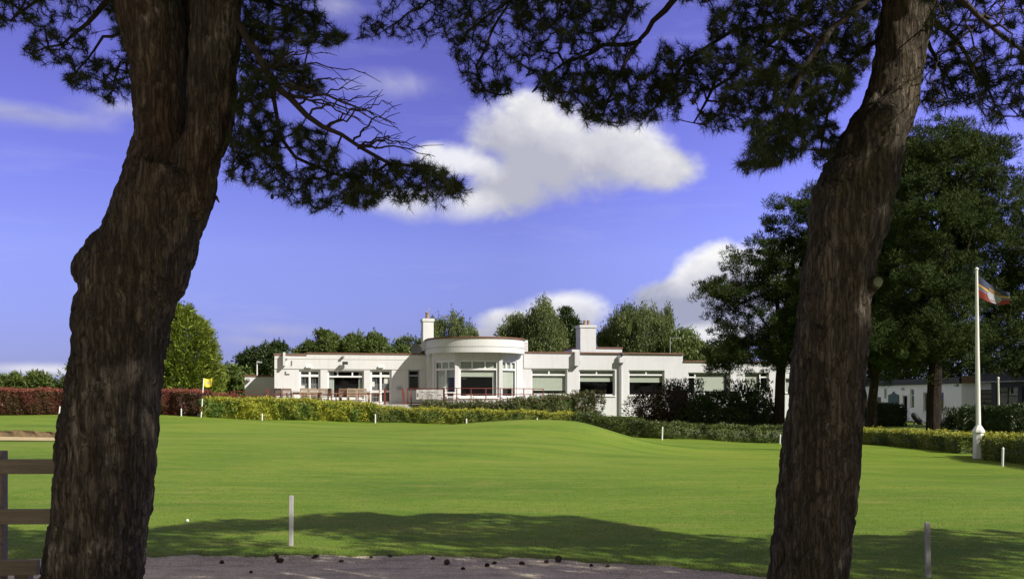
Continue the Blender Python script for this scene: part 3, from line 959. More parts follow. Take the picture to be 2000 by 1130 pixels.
# louvred plant box beside the bay, dish beside the chimney, aerial
mb = MB(MF)
a, b_, z0, z1 = fu(1022.5, -.8), fu(1031, -.8), zR + .02, fz(664, 1026, -.8)
mb.box((a, .8, z0), (b_, 1.6, z1))
for i in range(7): mb.box((a + .04, .77, z0 + .1 + i * .1), (b_ - .02, .8, z0 + .15 + i * .1))
mb.build('roof_vent', M['frame'], clubhouse)
mb = MB(MF)
u, z = fu(812, -1.0), fz(681, 812, -1.0)
mb.tube([(u + .15, 1.1, zL), (u + .15, 1.1, z)], .03, 6)
vs, fs = [(u, 1.02, z)], []
for r_, dy in ((.12, -.01), (.24, -.04), (.34, -.09)):
    for k in range(16): vs.append((u + r_ * math.cos(k * math.pi / 8), 1.02 + dy, z + r_ * 1.1 * math.sin(k * math.pi / 8)))
fs += [(0, 1 + k, 1 + (k + 1) % 16) for k in range(16)]
for r_ in range(2): fs += [(1 + r_ * 16 + k, 17 + r_ * 16 + k, 17 + r_ * 16 + (k + 1) % 16, 1 + r_ * 16 + (k + 1) % 16) for k in range(16)]
mb.add(vs, fs); mb.tube([(u, 1.0, z), (u, .6, z - .05)], .02, 5); mb.build('satellite_dish', M['grey'], clubhouse)
mb = MB(MF)
u = fu(1309, -6); zt = fz(659, 1309, -6)
mb.tube([(u, 6, zR), (u, 6, zt)], .025, 5); mb.tube([(u, 6, zt), (u + .9, 6.1, zt - .02)], .018, 5)
for i in range(6): mb.tube([(u + .15 * i, 5.8, zt), (u + .15 * i, 6.25, zt)], .01, 4)
mb.build('aerial', M['grey'], clubhouse)
# set-back annex on the left
mb = MB(MF)
ua, ub, za = fu(478, -5), fu(545, -5), fz(735, 505, -5)
mb.box((ua, 5, gnd), (ub, 11, za)); mb.build('annex', M['render'], clubhouse)
mb = MB(MF); mb.box((ua - .05, 4.95, za), (ub, 11, za + .1)); mb.build('coping', M['coping'], clubhouse)
mb = MB(MF); u = fu(484, -5); mb.box((u - .05, 4.72, za - .28), (u + .14, 5, za - .12)); mb.build('wall_light', M['grey'], clubhouse)

# terrace in front of it
mb = MB(MF)
mb.box((uL - 3.2, -5.2, 0.0), (fu(1068, 4), -.005, ter))
pts = [(fu(795, 5.2), -5.19)] + [(uB + 4.6 * math.cos(math.pi * (1 - i / 20)), -2.2 - 4.6 * math.sin(math.pi * i / 20)) for i in range(21)]
n = len(pts)
mb.add([(x, y, 0) for x, y in pts] + [(x, y, ter - .006) for x, y in pts], [tuple(range(n)), tuple(range(2 * n - 1, n - 1, -1))] + [(i, (i + 1) % n, n + (i + 1) % n, n + i) for i in range(n)])
tag(mb.build('terrace', M['concrete']), 'raised concrete terrace along the front of the white clubhouse', kind='structure')


# ------------------------------------------------------------------ terrace railings, furniture
def railing(name, label, pts, z0, hgt, rails, mat='redpaint', w=.05, post_ids=None, group='red terrace railings'):
    base = MF @ Vector((pts[0][0], -pts[0][1], z0))
    t = thing(name, label, 'railing', base, group)
    for h in rails:
        mb = MB(MF)
        for p, q_ in zip(pts[:-1], pts[1:]): mb.bar((p[0], -p[1], z0 + h), (q_[0], -q_[1], z0 + h), w * .8)
        mb.build('rail', M[mat], t)
    for i, p in enumerate(pts):
        if post_ids is not None and i not in post_ids: continue
        mb = MB(MF); mb.bar((p[0], -p[1], z0 - .02), (p[0], -p[1], z0 + hgt), w); mb.build('post', M[mat], t)
    return t


railing('terrace_railing', 'red railing curving round the front of the glazed bay', [(fu(px, d), d) for px, d in
        ((868, 6.1), (892, 6.45), (920, 6.6), (949, 6.55), (977, 6.3), (1002, 5.9), (1023, 5.4), (1041, 4.9), (1061, 4.3))], ter - .02, .97, (.30, .62, .96))
railing('terrace_railing', 'low red railing in front of the wooden tables on the left of the terrace',
        [(fu(px, 4.9), 4.9) for px in (480, 522, 592, 648, 700, 751)], ter, .62, (.12, .60), w=.045)
railing('terrace_railing', 'thin pale wire rail behind the garden tables, nearest the clubhouse wall',
        [(fu(px, 1.0), 1.0) for px in (480, 570, 665, 722, 760)], ter, .82, (.82,), w=.022)
railing('terrace_railing', 'dark red railing behind the white banner', [(fu(px, d), d) for px, d in ((796, 5.1), (803, 5.2), (835, 5.6), (866, 6.0))], ter - .02, .97, (.10, .95), w=.06)
for px, lab in ((523, 'red post standing before the annex at the left end of the terrace'), (751.5, 'bright red post in front of the second French door'), (788, 'leaning red post left of the banner railing')):
    mb = MB(MF); u = fu(px, 5.05)
    mb.bar((u + (.05 if px == 788 else 0), -5.05, ter - .02), (u - (.06 if px == 788 else 0), -5.05, ter + .95), .11, .09)
    mb.box((u - .09, -5.14, ter), (u + .09, -4.96, ter + .05))
    o = mb.build('terrace_post', M['redpaint']); tag(o, lab, 'post', 'red posts on the terrace')
# banner
a, b_ = (fu(813, 5.55), 5.55), (fu(865, 6.10), 6.10)
ban = thing('banner', 'faded white banner with unreadable grey lettering tied to the dark red railing', 'banner', MF @ Vector((a[0], -a[1], ter)))
mb = MB(MF); n = 12
zt, zb = fz(760.5, 840, 5.8), fz(779.5, 840, 5.8)
vs = []
for i in range(n + 1):
    t = i / n; u = a[0] + (b_[0] - a[0]) * t; y = -(a[1] + (b_[1] - a[1]) * t) - .06 + .012 * math.sin(i * 1.7)
    vs += [(u, y, zb + .02 * math.sin(i)), (u, y, zt)]
mb.add(vs, [(2 * i, 2 * i + 2, 2 * i + 3, 2 * i + 1) for i in range(n)])
sheet = mb.build('sheet', M['banner'], ban)
sd = sheet.modifiers.new('thick', 'SOLIDIFY'); sd.thickness = .006
for t0, t1, h0, h1 in ((.22, .82, .80, .88), (.30, .62, .58, .66), (.46, .66, .50, .58), (.24, .72, .36, .44), (.2, .74, .14, .21), (.05, .12, .35, .75), (.82, .96, .45, .55)):
    k = 9; mb = MB(MF)
    for i in range(k):
        s0, s1 = t0 + (t1 - t0) * i / k, t0 + (t1 - t0) * (i + .72) / k
        pa = [(a[0] + (b_[0] - a[0]) * s, -(a[1] + (b_[1] - a[1]) * s) - .085) for s in (s0, s1)]
        z0, z1 = zb + (zt - zb) * h0, zb + (zt - zb) * (h1 - .02 * (i % 3))
        mb.box((pa[0][0], pa[1][1] - .003, z0), (pa[1][0], pa[1][1], z1))
    mb.build('lettering', M['print'], ban)


def make_chair(label, mat):
    t = thing('garden_chair', label, 'chair', (0, 0, 0), 'wooden garden chairs on the terrace')
    mb = MB()
    for i in range(5): mb.box((-.24, -.24 + i * .10, .42), (.24, -.16 + i * .10, .45))
    mb.build('seat', M[mat], t)
    mb = MB(); mb.bar((-.25, .26, .86), (.25, .26, .92), .04, .08)
    mb.box((-.25, .235, .84), (.25, .275, .94)); mb.box((-.25, .235, .50), (.25, .265, .55))
    for i in range(7): mb.box((-.22 + i * .07, .24, .55), (-.18 + i * .07, .26, .84))
    mb.build('backrest', M[mat], t)
    for x in (-1, 1):
        mb = MB(); mb.box((x * .26 - .025, -.26, 0), (x * .26 + .025, -.21, .66)); mb.build('leg', M[mat], t)
        mb = MB(); mb.box((x * .26 - .025, .22, 0), (x * .26 + .025, .27, .92)); mb.build('leg', M[mat], t)
        mb = MB(); mb.box((x * .26 - .035, -.27, .66), (x * .26 + .035, .22, .69)); mb.build('armrest', M[mat], t)
    return t


def move(t, px, d, rz, label=None, z=None):
    u = fu(px, d)
    w = MF @ Vector((u, -d, 0)); t.location = (w.x, w.y, ter if z is None else z); t.rotation_euler = (0, 0, TH + rz)
    if label: t['label'] = label
    return t


ch_dark = make_chair('brown wooden garden chair at the far left end of the terrace', 'teakdark')
ch_pale = make_chair('pale wooden chair with its back to the lawn, left one of the middle pair', 'teak')
used = set()
for proto, px, d, rz, lab in (
        (ch_dark, 549, 3.6, 2.4, None), (ch_dark, 560, 3.3, 3.1, 'brown wooden garden chair between the leftmost chair and the long table'),
        (ch_dark, 652, 4.0, 1.9, 'brown wooden chair turned sideways before the dark picture window'),
        (ch_pale, 687, 4.2, 3.14, None), (ch_pale, 706, 4.2, 3.14, 'pale wooden chair with its back to the lawn, right one of the middle pair'),
        (ch_pale, 632, 3.4, 3.0, 'pale wooden chair against the white pier right of the first French door'),
        (ch_pale, 733, 4.0, -1.6, 'pale wooden chair seen from the side before the second French door'),
        (ch_pale, 595, 4.2, 3.14, 'pale wooden chair drawn up to the long table, under the first French door'),
        (ch_pale, 610, 4.2, 3.14, 'pale wooden chair drawn up to the right end of the long table'),
        (ch_dark, 672, 4.0, 3.0, 'reddish brown wooden chair left of the pale pair at the middle table')):
    o = proto if proto.name not in used else copy_tree(proto)
    used.add(proto.name)
    move(o, px, d, rz, lab)
    if proto is ch_dark: o['group'] = 'wooden garden chairs on the terrace'
# white chair by the banner
wc = thing('white_chair', 'white open-framed chair seen from the side, right of the banner', 'chair', (0, 0, 0))
mb = MB(); mb.box((-.24, -.25, .43), (.24, .25, .47)); mb.build('seat', M['whiteplastic'], wc)
mb = MB(); mb.bar((-.22, .24, .45), (-.22, .36, 1.05), .05); mb.bar((.22, .24, .45), (.22, .36, 1.05), .05); mb.bar((-.22, .35, 1.0), (.22, .35, 1.0), .06); mb.bar((-.22, .31, .8), (.22, .31, .8), .05); mb.build('backrest', M['whiteplastic'], wc)
for x in (-.22, .22):
    for y in (-.23, .23):
        mb = MB(); mb.bar((x, y, 0), (x, y, .43), .05); mb.build('leg', M['whiteplastic'], wc)
    mb = MB(); mb.bar((x, -.24, .43), (x, -.24, .70), .045); mb.bar((x, -.26, .70), (x, .28, .70), .05); mb.build('armrest', M['whiteplastic'], wc)
move(wc, 880, 5.6, 1.57)


def make_table(label):
    t = thing('garden_table', label, 'table', (0, 0, 0), 'wooden tables on the terrace')
    mb = MB()
    for i in range(7): mb.box((-.95, -.45 + i * .13, .70), (.95, -.33 + i * .13, .735))
    mb.box((-.85, -.38, .62), (.85, .38, .699)); mb.build('tabletop', M['teak'], t)
    for x in (-.82, .82):
        for y in (-.34, .34):
            mb = MB(); mb.box((x - .04, y - .04, 0), (x + .04, y + .04, .62)); mb.build('leg', M['teak'], t)
    return t


tb = make_table('long wooden table in front of the first French door')
move(tb, 600, 3.4, 0)
move(copy_tree(tb), 693, 3.3, 0, 'long wooden table in front of the dark picture window')
tabs = thing('dining_table', 'small laid table just inside the glass of the round bay', 'table', MF @ Vector((fu(950, 2.3), -2.3, ter)))
mb = MB(MF); mb.box((fu(925, 2.3), -2.7, ter + .36), (fu(968, 2.3), -2.0, ter + .42)); mb.build('tabletop', M['whiteplastic'], tabs)
mb = MB(MF); mb.tube([(fu(946, 2.3), -2.3, ter), (fu(946, 2.3), -2.3, ter + .36)], .05, 8); mb.build('leg', M['teakdark'], tabs)
for px, lab in ((916, 'wooden chair inside the bay, left of the laid table'), (953, 'wooden chair inside the bay, behind the laid table'), (970, 'wooden chair inside the bay, right of the laid table')):
    t = thing('dining_chair', lab, 'chair', MF @ Vector((fu(px, 2.6), -2.6, ter)), 'chairs inside the bay')
    u = fu(px, 2.4)
    mb = MB(MF); mb.box((u - .2, -2.6, ter + .18), (u + .2, -2.2, ter + .22)); mb.build('seat', M['teakdark'], t)
    mb = MB(MF); mb.box((u - .2, -2.64, ter + .22), (u + .2, -2.6, ter + .62)); mb.build('backrest', M['teak'], t)

# street lamp behind the annex, red frame behind the hedge
lamp = thing('lamp_post', 'slim grey lamp post rising behind the low white annex', 'lamp post', P(502, 780, 75))
mb = MB(); mb.tube([P(502, 790, 75), P(502, 706, 75)], [.07, .045], 8); mb.tube([P(502, 706, 75), P(508, 706, 75)], .03, 6); mb.build('pole', M['mast'], lamp)
mb = MB(); c = P(508, 707, 75); mb.box((c.x - .15, c.y - .1, c.z - .06), (c.x + .12, c.y + .1, c.z + .05)); mb.build('lamp_head', M['grey'], lamp)
rf = thing('handrail', 'red tubular handrail at the left end of the terrace behind the golden hedge', 'handrail', P(452, 780, 58))
for a, b_ in (((452, 764), (452, 782)), ((458, 764), (458, 782)), ((463, 768), (463, 782))):
    mb = MB(); mb.bar(P(*a, 58), P(*b_, 58), .09); mb.build('post', M['redpaint'], rf)
mb = MB(); mb.bar(P(452, 764, 58), P(478, 764, 58), .04); mb.bar(P(452, 773, 58), P(540, 774, 58), .06); mb.build('rail', M['redpaint'], rf)

# ------------------------------------------------------------------ hut on the right
hA, hB = P(1660, 815, 84), P(1878, 815, 66)
hA.z = hB.z = -.3
ang = math.atan2(hB.y - hA.y, hB.x - hA.x)
MH = frame(hA.x, hA.y, ang)
hL = (hB.xy - hA.xy).length


def hu(px):
    k = (px - 1000) / FPX
    return (k * hA.y - hA.x) / (math.cos(ang) - k * math.sin(ang))


def hz_(py, px):
    return CZ + (HOR - py) / FPX * (hA.y + hu(px) * math.sin(ang))


hut = thing('pro_shop', 'low white hut with a dark flat roof standing behind the right-hand pines', 'hut', (hA.x, hA.y, -.2))
ht = hz_(751, 1790)
dr = (hu(1762), hu(1776.5), hz_(820, 1768), hz_(770, 1768))
wn = [(hu(1777.5), hu(1785.5), hz_(796.5, 1781), hz_(759, 1781)), (hu(1803), hu(1843), hz_(803, 1823), hz_(765, 1823)), (hu(1711), hu(1721), hz_(796, 1716), hz_(774, 1716)), (hu(1725), hu(1735), hz_(792, 1730), hz_(785, 1730))]
mb = MB(MH); wall_holes(mb, 0, hL, -.6, ht, [dr] + wn, .2); mb.box((0, .2, -.6), (.2, 8, ht)); mb.build('wall', M['hutwall'], hut)
# end wall, turned towards the lawn on the right
w0 = MH @ Vector((hL, 0, 0))
ME = frame(w0.x, w0.y, ang + R(48))
eL = 5.5
mb = MB(ME); wall_holes(mb, .002, eL, -.6, ht - .002, [(1.0, 2.3, 1.05, 2.25), (1.0, 2.3, .1, .9)], .2); mb.build('wall', M['hutwall'], hut)
window(hut, ME, 1.0, 2.3, 1.05, 2.25, hm=[(1.65, 0, 3), (1.35, 0, 3), (1.95, 0, 3)], fw=.05, y=.05, sill=False, mat='fascia')
mb = MB(ME); mb.box((1.0, .06, .1), (2.3, .1, .9)); mb.build('door', M['fascia'], hut)
mb = MB(MH); mb.box((-.1, -.18, ht), (hL + .05, .1, ht + .42)); mb.box((-.1, .1, ht), (hL, 8, ht + .35)); mb.build('roof', M['fascia'], hut)
mb = MB(ME); mb.box((.05, -.2, ht + .002), (eL, 0, ht + .5)); mb.build('fascia', M['brown'], hut)
for i, (a, b_, c, d) in enumerate(wn):
    window(hut, MH, a, b_, c, d, vm=[((a + b_) / 2, c, d)] if i == 1 else (), hm=[(d - (d - c) * .33, a, b_)] if i == 0 else (), blind=(c + .1 if i == 0 else None), fw=.06, y=.08, sill=i == 1)
mb = MB(MH); a, b_, c, d = dr
mb.box((a, .02, c), (a + .1, .1, d)); mb.box((b_ - .1, .02, c), (b_, .1, d)); mb.box((a + .1, .02, d - .1), (b_ - .1, .1, d))
dd = mb.build('door', M['frame'], hut)
mb = MB(MH); mb.box((b_ - .45, .03, c), (b_ - .1, .07, d - .1)); mb.build('open_leaf', M['frame'], dd)
mb = MB(MH); mb.box((0.3, 3.5, -.2), (hL - .3, 3.6, ht - .1)); mb.box((.3, .25, ht - .1), (hL - .1, 3.5, ht - .05)); mb.build('interior', M['interior'], hut)
# notice board, pipe, lights
mb = MB(MH)
a, b_, c, d = hu(1736), hu(1756.5), hz_(792, 1746), hz_(771, 1746); m = (a + b_) / 2
mb.add([(a, -.06, c), (b_, -.06, c), (b_, -.06, d), (b_ - .2 * (b_ - a), -.06, d + .06), (m + .08 * (b_ - a), -.06, d + .16), (m + .08 * (b_ - a), -.06, d + .26), (m - .08 * (b_ - a), -.06, d + .26), (m - .08 * (b_ - a), -.06, d + .16), (a + .2 * (b_ - a), -.06, d + .06), (a, -.06, d)], [tuple(range(10))])
o = mb.build('notice_board', M['greensign'], hut); s_ = o.modifiers.new('t', 'SOLIDIFY'); s_.thickness = .04
mb = MB(MH); u = hu(1731); mb.tube([(u, -.1, hz_(777, 1731)), (u, -.1, hz_(758, 1731))], .06, 8); mb.build('flue', M['grey'], hut)
for px, py in ((1765, 759), (1870, 752)):
    mb = MB(MH); u, z = hu(px), hz_(py, px); mb.box((u - .25, -.12, z - .07), (u + .15, 0, z + .07)); mb.build('wall_light', M['grey'], hut)
mb = MB(MH)
a, b_ = hu(1762), hu(1786)
g0 = gz(*(MH @ Vector(((a + b_) / 2, -1, 0))).xy)
k = 5
for i in range(k): mb.box((a - .2, -.45 - .32 * i, g0 - .2), (b_, -.13 - .32 * i, c * 0 + g0 + (dr[2] - g0) * (k - i) / k))
mb.build('step', M['concrete'], hut)
mb = MB(MH); mb.tube([(a - .25, -2.0, g0), (a - .25, -2.0, g0 + 1.9)], .04, 8); mb.build('handrail_post', M['mast'], hut)
# golf bag leaning by the steps
gp = P(1795, 836, 62); gb = thing('golf_bag', 'black golf bag leaning beside the hut steps', 'golf bag', gp)
mb = MB(); mb.tube([gp + Vector((.35, 0, .05)), gp + Vector((-.25, .1, .75))], [.17, .19], 10); mb.ball(gp + Vector((-.27, .1, .8)), .19, 8); mb.build('bag_body', M['black'], gb)
mb = MB()
for dx in (-.08, .02, .1): mb.tube([gp + Vector((-.25 + dx, .1, .7)), gp + Vector((-.45 + dx, .14, 1.0))], .018, 5)
mb.build('clubs', M['grey'], gb)
mb = MB(); mb.bar(gp + Vector((-.1, .1, .6)), gp + Vector((-.45, -.1, 0)), .03); mb.bar(gp + Vector((-.1, .1, .6)), gp + Vector((-.3, .5, 0)), .03); mb.build('stand', M['black'], gb)

# dark building at the right edge
sh = thing('shelter', 'dark timber building with a black fascia at the right edge behind the hedge', 'building', P(1930, 820, 62))
c0, c1 = P(1936, 800, 62), P(2150, 800, 55)
MS = frame(c0.x, c0.y, math.atan2(c1.y - c0.y, c1.x - c0.x)); sL = (c1.xy - c0.xy).length
zt = CZ + (HOR - 745) / FPX * 61
mb = MB(MS); wall_holes(mb, 0, sL, -.5, zt, [(.4, 2.0, .4, zt - .3), (2.3, 3.9, .4, zt - .3)], .2); mb.box((0, .2, -.5), (.2, 7, zt)); mb.box((.2, 6.8, -.5), (sL, 7, zt)); mb.build('wall', M['fascia'], sh)
mb = MB(MS); mb.box((-.3, -.5, zt), (sL, 7, zt + .55)); mb.build('roof', M['fascia'], sh)
mb = MB(MS); mb.box((-.3, -.53, zt - .03), (sL, -.50, zt + .05)); mb.build('gutter', M['grey'], sh)
window(sh, MS, .4, 2.0, .4, zt - .3, vm=[(1.2, 0, 9)], fw=.06, y=.05, sill=False, mat='fascia'); window(sh, MS, 2.3, 3.9, .4, zt - .3, vm=[(3.1, 0, 9)], fw=.06, y=.05, sill=False, mat='fascia')
mb = MB(); mb.tube([P(1951, 830, 52), P(1949.5, 738, 52)], [.06, .05], 8); mb.ball(P(1949.5, 738, 52), .07, 6)
tag(mb.build('slim_pole', M['mast']), 'short white pole behind the dark hedge, right of the flagpole', 'pole')

# ------------------------------------------------------------------ flagpole with flag
Yf = 35.4
fb = P(1911, 888, Yf); fb.z = gz(fb.x, fb.y) - .02
ftop = P(1907.5, 528, Yf)
fp = thing('flagpole', 'tall white flagpole on a tapered white pedestal in the right-hand hedge', 'flagpole', fb)
mb = MB(); zt_ = CZ + (HOR - 838) / FPX * Yf
mb.lathe((fb.x, fb.y, fb.z), [(.20, 0), (.19, zt_ - fb.z - .12)], 8)
mb.lathe((fb.x, fb.y, zt_ - .12), [(.21, 0), (.23, .03), (.21, .10), (.10, .26), (.08, .28)], 8); mb.build('pedestal', M['mast'], fp)
mb = MB(); mb.tube([(fb.x, fb.y, zt_ + .1), (ftop.x * .6 + fb.x * .4, fb.y, (zt_ + ftop.z) / 2), ftop], [.085, .07, .045], 12); mb.build('pole', M['mast'], fp)
mb = MB(); mb.ball(ftop + Vector((0, 0, .05)), .065, 8); mb.build('finial', M['mast'], fp)


def flagmat():
    m, nt, bs = newmat('flag_cloth')
    uv = nt.nodes.new('ShaderNodeAttribute'); uv.attribute_name = 'cloth'
    sp = nt.nodes.new('ShaderNodeSeparateXYZ'); nt.links.new(uv.outputs['Vector'], sp.inputs[0])
    c = ramp(nt, [(0, (.24, .028, .02)), (.34, (.16, .15, .22)), (.42, (.10, .10, .2)), (.5, (.46, .29, .04)), (.62, (.03, .035, .085))], sp.outputs['Y'], 'CONSTANT').outputs[0]
    nt.links.new(c, bs.inputs['Base Color']); bs.inputs['Roughness'].default_value = .8
    return m


def cloth(name, p0, wvec, hvec, wob, mat, parent, nu=24, nv=14, hole=None, off=0.0, taper=0.0):
    vs, fs, uv = [], [], []
    nrm = wvec.cross(hvec).normalized()
    for i in range(nu + 1):
        for j in range(nv + 1):
            s, t = i / nu, j / nv
            p = p0 + wvec * s + hvec * (t * (1 - taper * s)) + nrm * (wob * math.sin(s * 7 + t * 1.5) * s ** .6 + off) + Vector((0, 0, -wob * 1.3 * math.sin(s * 3.0) * (1 - .3 * t)))
            vs.append(p); uv.append((s, t, 0))
    for i in range(nu):
        for j in range(nv):
            a = i * (nv + 1) + j
            fs.append((a, a + nv + 1, a + nv + 2, a + 1))
    if hole:
        fs = [f for f in fs if hole(sum(uv[k][0] for k in f) / 4, sum(uv[k][1] for k in f) / 4)]
    mb = MB(); mb.add(vs, fs); o = mb.build(name, mat, parent, smooth=True)
    at = o.data.attributes.new('cloth', 'FLOAT_VECTOR', 'POINT')
    at.data.foreach_set('vector', np.array(uv, np.float32).ravel())
    return o


flag = thing('flag', 'blue, yellow and red flag with a pale round emblem flying from the white flagpole', 'flag', P(1908, 560, Yf))
p0 = P(1909, 578, Yf); w_ = P(1966, 590, Yf) - P(1909, 576, Yf) + Vector((0, -.18, -.02)); h_ = P(1908.5, 533, Yf) - P(1909, 578, Yf)
cloth('cloth', p0, w_, h_ * .95, .10, flagmat(), flag, taper=.52)
M['emblem'] = simple('emblem_print', (.30, .29, .31), (.24, .23, .26), .8, 12)
M['emblem2'] = simple('emblem_ochre', (.20, .12, .04), (.15, .09, .03), .8, 12)
cloth('emblem', p0, w_, h_ * .95, .10, M['emblem'], flag, 60, 48, taper=.52, hole=lambda s, t: ((s - .54) / .235) ** 2 + ((t - .36) / .34) ** 2 < 1 and t < .56 and not (.13 < t < .17 and .42 < s < .66), off=.012)
cloth('emblem', p0, w_, h_ * .95, .10, M['emblem2'], flag, 60, 48, taper=.52, hole=lambda s, t: .36 < s < .74 and .56 < t < .82 - .5 * max(0, s - .6), off=.012)

# golf flagstick, ball washer, stakes
Yg = 49.5
gp = P(395, 815, Yg); gp.z = gz(gp.x, gp.y)
stick = thing('flagstick', 'golf flagstick banded red and white with a yellow flag beside the golden hedge', 'flagstick', gp)
segs = [(815, 803, 'whiteplastic', 392.5, 393.6), (803, 793, 'redpaint', 393.6, 394.5), (793, 778, 'whiteplastic', 394.5, 395.4), (778, 766, 'redpaint', 395.4, 396), (766, 738, 'whiteplastic', 396, 398)]
for i, (y0, y1, mt, x0, x1) in enumerate(segs):
    mb = MB(); mb.tube([P(x0, y0, Yg), P(x1, y1, Yg)], .028, 8); mb.build('pole', M[mt], stick)
p0 = P(397.6, 753, Yg)
fl = cloth('flag_cloth', p0, P(413, 753.5, Yg) - p0 + Vector((0, .1, .02)), P(398, 738, Yg) - p0, .05, M['yellow'], stick)
cloth('flag_mark', p0, P(413, 753.5, Yg) - p0 + Vector((0, .1, .02)), P(398, 738, Yg) - p0, .05, M['print'], stick, 40, 30, hole=lambda s, t: .38 < s < .62 and .30 < t < .72 and not (.45 < s < .55 and .38 < t < .5), off=.012)
bp = P(397, 816, 50.3); bp.z = gz(bp.x, bp.y)
bw = thing('ball_washer', 'dark green ball washer on a post at the end of the golden hedge', 'ball washer', bp)
mb = MB(); mb.tube([bp, P(397, 790, 50.3)], .05, 8); mb.build('post', M['black'], bw)
mb = MB(); c = P(394.5, 785, 50.3); mb.box((c.x - .16, c.y - .1, c.z - .19), (c.x + .16, c.y + .1, c.z + .17)); mb.lathe((c.x, c.y, c.z + .17), [(.09, 0), (.09, .06), (.03, .1)], 8); bevel(mb.build('tank', M['greensign'], bw), .02)
mb = MB(); mb.box((bp.x - .22, bp.y - .25, bp.z - .02), (bp.x + .3, bp.y + .1, bp.z + .14)); mb.build('base', M['concrete'], bw)

for px, y0, y1, Y, lab in (
        (115, 810, 793, 51, 'leaning white stake before the copper hedge, left of the big pine trunk'), (354, 815, 797, 50.2, 'white stake before the copper hedge, right of the big pine trunk'),
        (512, 821, 807, 48.3, 'white stake at the foot of the golden hedge, below the annex'), (733, 824, 808, 48, 'white stake where the golden hedge steps down'),
        (911, 828, 817, 47.5, 'short white stake at the low hedge below the round bay'), (1049, 828, 816, 47, 'short white stake at the low hedge near the crest of the mound'),
        (1293, 854, 833, 45, 'white stake at the hedge below the dark shrubs, right of the mound'), (1523, 867, 848, 45.5, 'white stake at the hedge beside the right-hand pine trunk'),
        (1958, 902, 873, 28.5, 'white stake at the hedge right of the flagpole')):
    mb = MB()
    p = P(px, y0, Y); p.z = gz(p.x, p.y) - .03
    q_ = P(px + (2 if px == 115 else 1 if px > 1200 else 0), y1, Y)
    mb.tube([p, q_ - Vector((0, 0, .03)), q_], [.034, .034, .022], 8)
    tag(mb.build('boundary_stake', M['frame']), lab, 'stake', 'white boundary stakes')
for px, x1, y0, y1, lab in ((568.5, 569, 1065, 967, 'nearer left grey-white stake standing in the shaded grass by the path'), (1813, 1811, 1126, 1019, 'grey-white stake right of the right-hand pine trunk')):
    Y = CZ * FPX / (y0 - HOR)
    mb = MB(); a, b_ = P(px, y0 + 3, Y), P(x1, y1, Y)
    mb.bar(a, b_, .044, .03)
    o = mb.build('boundary_stake', M['stake']); bevel(o, .004); tag(o, lab, 'stake', 'white boundary stakes')

# fence at the left edge
Yq = 6.75
fbp = P(2, 1260, Yq)
fence = thing('rail_fence', 'weathered wooden rail fence ending behind the left pine trunk', 'fence', (fbp.x, fbp.y, 0))
mb = MB(); a = P(-14, 880, Yq + .05); b_ = P(4.5, 880, Yq + .05); mb.box((a.x, a.y, -.1), (b_.x, b_.y + .08, a.z)); bevel(mb.build('post', M['fence'], fence), .006)
for x0, x1, y0, y1 in ((-420, 128, 896.5, 925), (-420, 101.5, 994, 1023), (-420, 76, 1093, 1122.5)):
    mb = MB(); a, b_ = P(x0, (y0 + y1) / 2 + 1.5, Yq), P(x1, (y0 + y1) / 2 - .8, Yq)
    mb.bar(a, b_, .045, (y1 - y0) / FPX * Yq); bevel(mb.build('rail', M['fence'], fence), .005)
mb = MB(); a = P(27, 1122, Yq + .06); b_ = P(55, 1122, Yq + .06); mb.box((a.x, a.y, -.1), (b_.x, b_.y + .08, a.z)); bevel(mb.build('post', M['fence'], fence), .006)
mb = MB(); a = P(-330, 880, Yq + .05); b_ = P(-302, 880, Yq + .05); mb.box((a.x, a.y, -.1), (b_.x, b_.y + .08, a.z)); bevel(mb.build('post', M['fence'], fence), .006)

# golf ball and pine cones
gp = P(366, 1019, CZ * FPX / (1019 - HOR))
mb = MB(); mb.ball((gp.x, gp.y, .021), .0214, 8); tag(mb.build('golf_ball', M['whiteplastic'], smooth=True), 'small white ball lying on the lawn right of the left pine trunk', 'golf ball')
cone = MB()
for i in range(9):
    t = i / 8; r = .026 * math.sin(math.pi * (.18 + .75 * t)) + .004
    for k in range(8):
        a = 2 * math.pi * (k + .5 * (i % 2)) / 8
        c, s = math.cos(a), math.sin(a)
        x = -.035 + .07 * t
        cone.add([(x - .006, c * r * .5, s * r * .5), (x + .010, c * r - s * .009, s * r + c * .009), (x + .016, c * r * 1.1, s * r * 1.1), (x + .010, c * r + s * .009, s * r - c * .009)], [(0, 1, 2, 3)])
cone.tube([(-.04, 0, 0), (.035, 0, 0)], [.010, .014], 6)
proto = cone.build('pine_cone', M['cone'])
spots = [(548, 1099), (540, 1087), (541, 1093), (612, 1091), (618, 1089), (666, 1098), (762, 1088), (846, 1093), (873, 1103), (952, 1107), (965, 1102), (1068, 1100), (1090, 1098), (434, 1101), (725, 1090), (1155, 1106), (1186, 1108), (1020, 1103), (905, 1113), (490, 1120)]
for i, (px, py) in enumerate(spots):
    Y = CZ * FPX / (py - HOR)
    o = proto if i == 0 else proto.copy()
    if i: COL.objects.link(o)
    s = (.95 if i in (0, 8, 12) else .62) * random.uniform(.8, 1.15)
    o.location = ((px - 1000) / FPX * Y, Y, .030 * s); o.rotation_euler = (random.uniform(0, 6), random.uniform(-.3, .3), random.uniform(0, 6)); o.scale = (s, s, s)
    tag(o, 'brown pine cone lying on the gravel path', 'pine cone', 'pine cones on the gravel path')

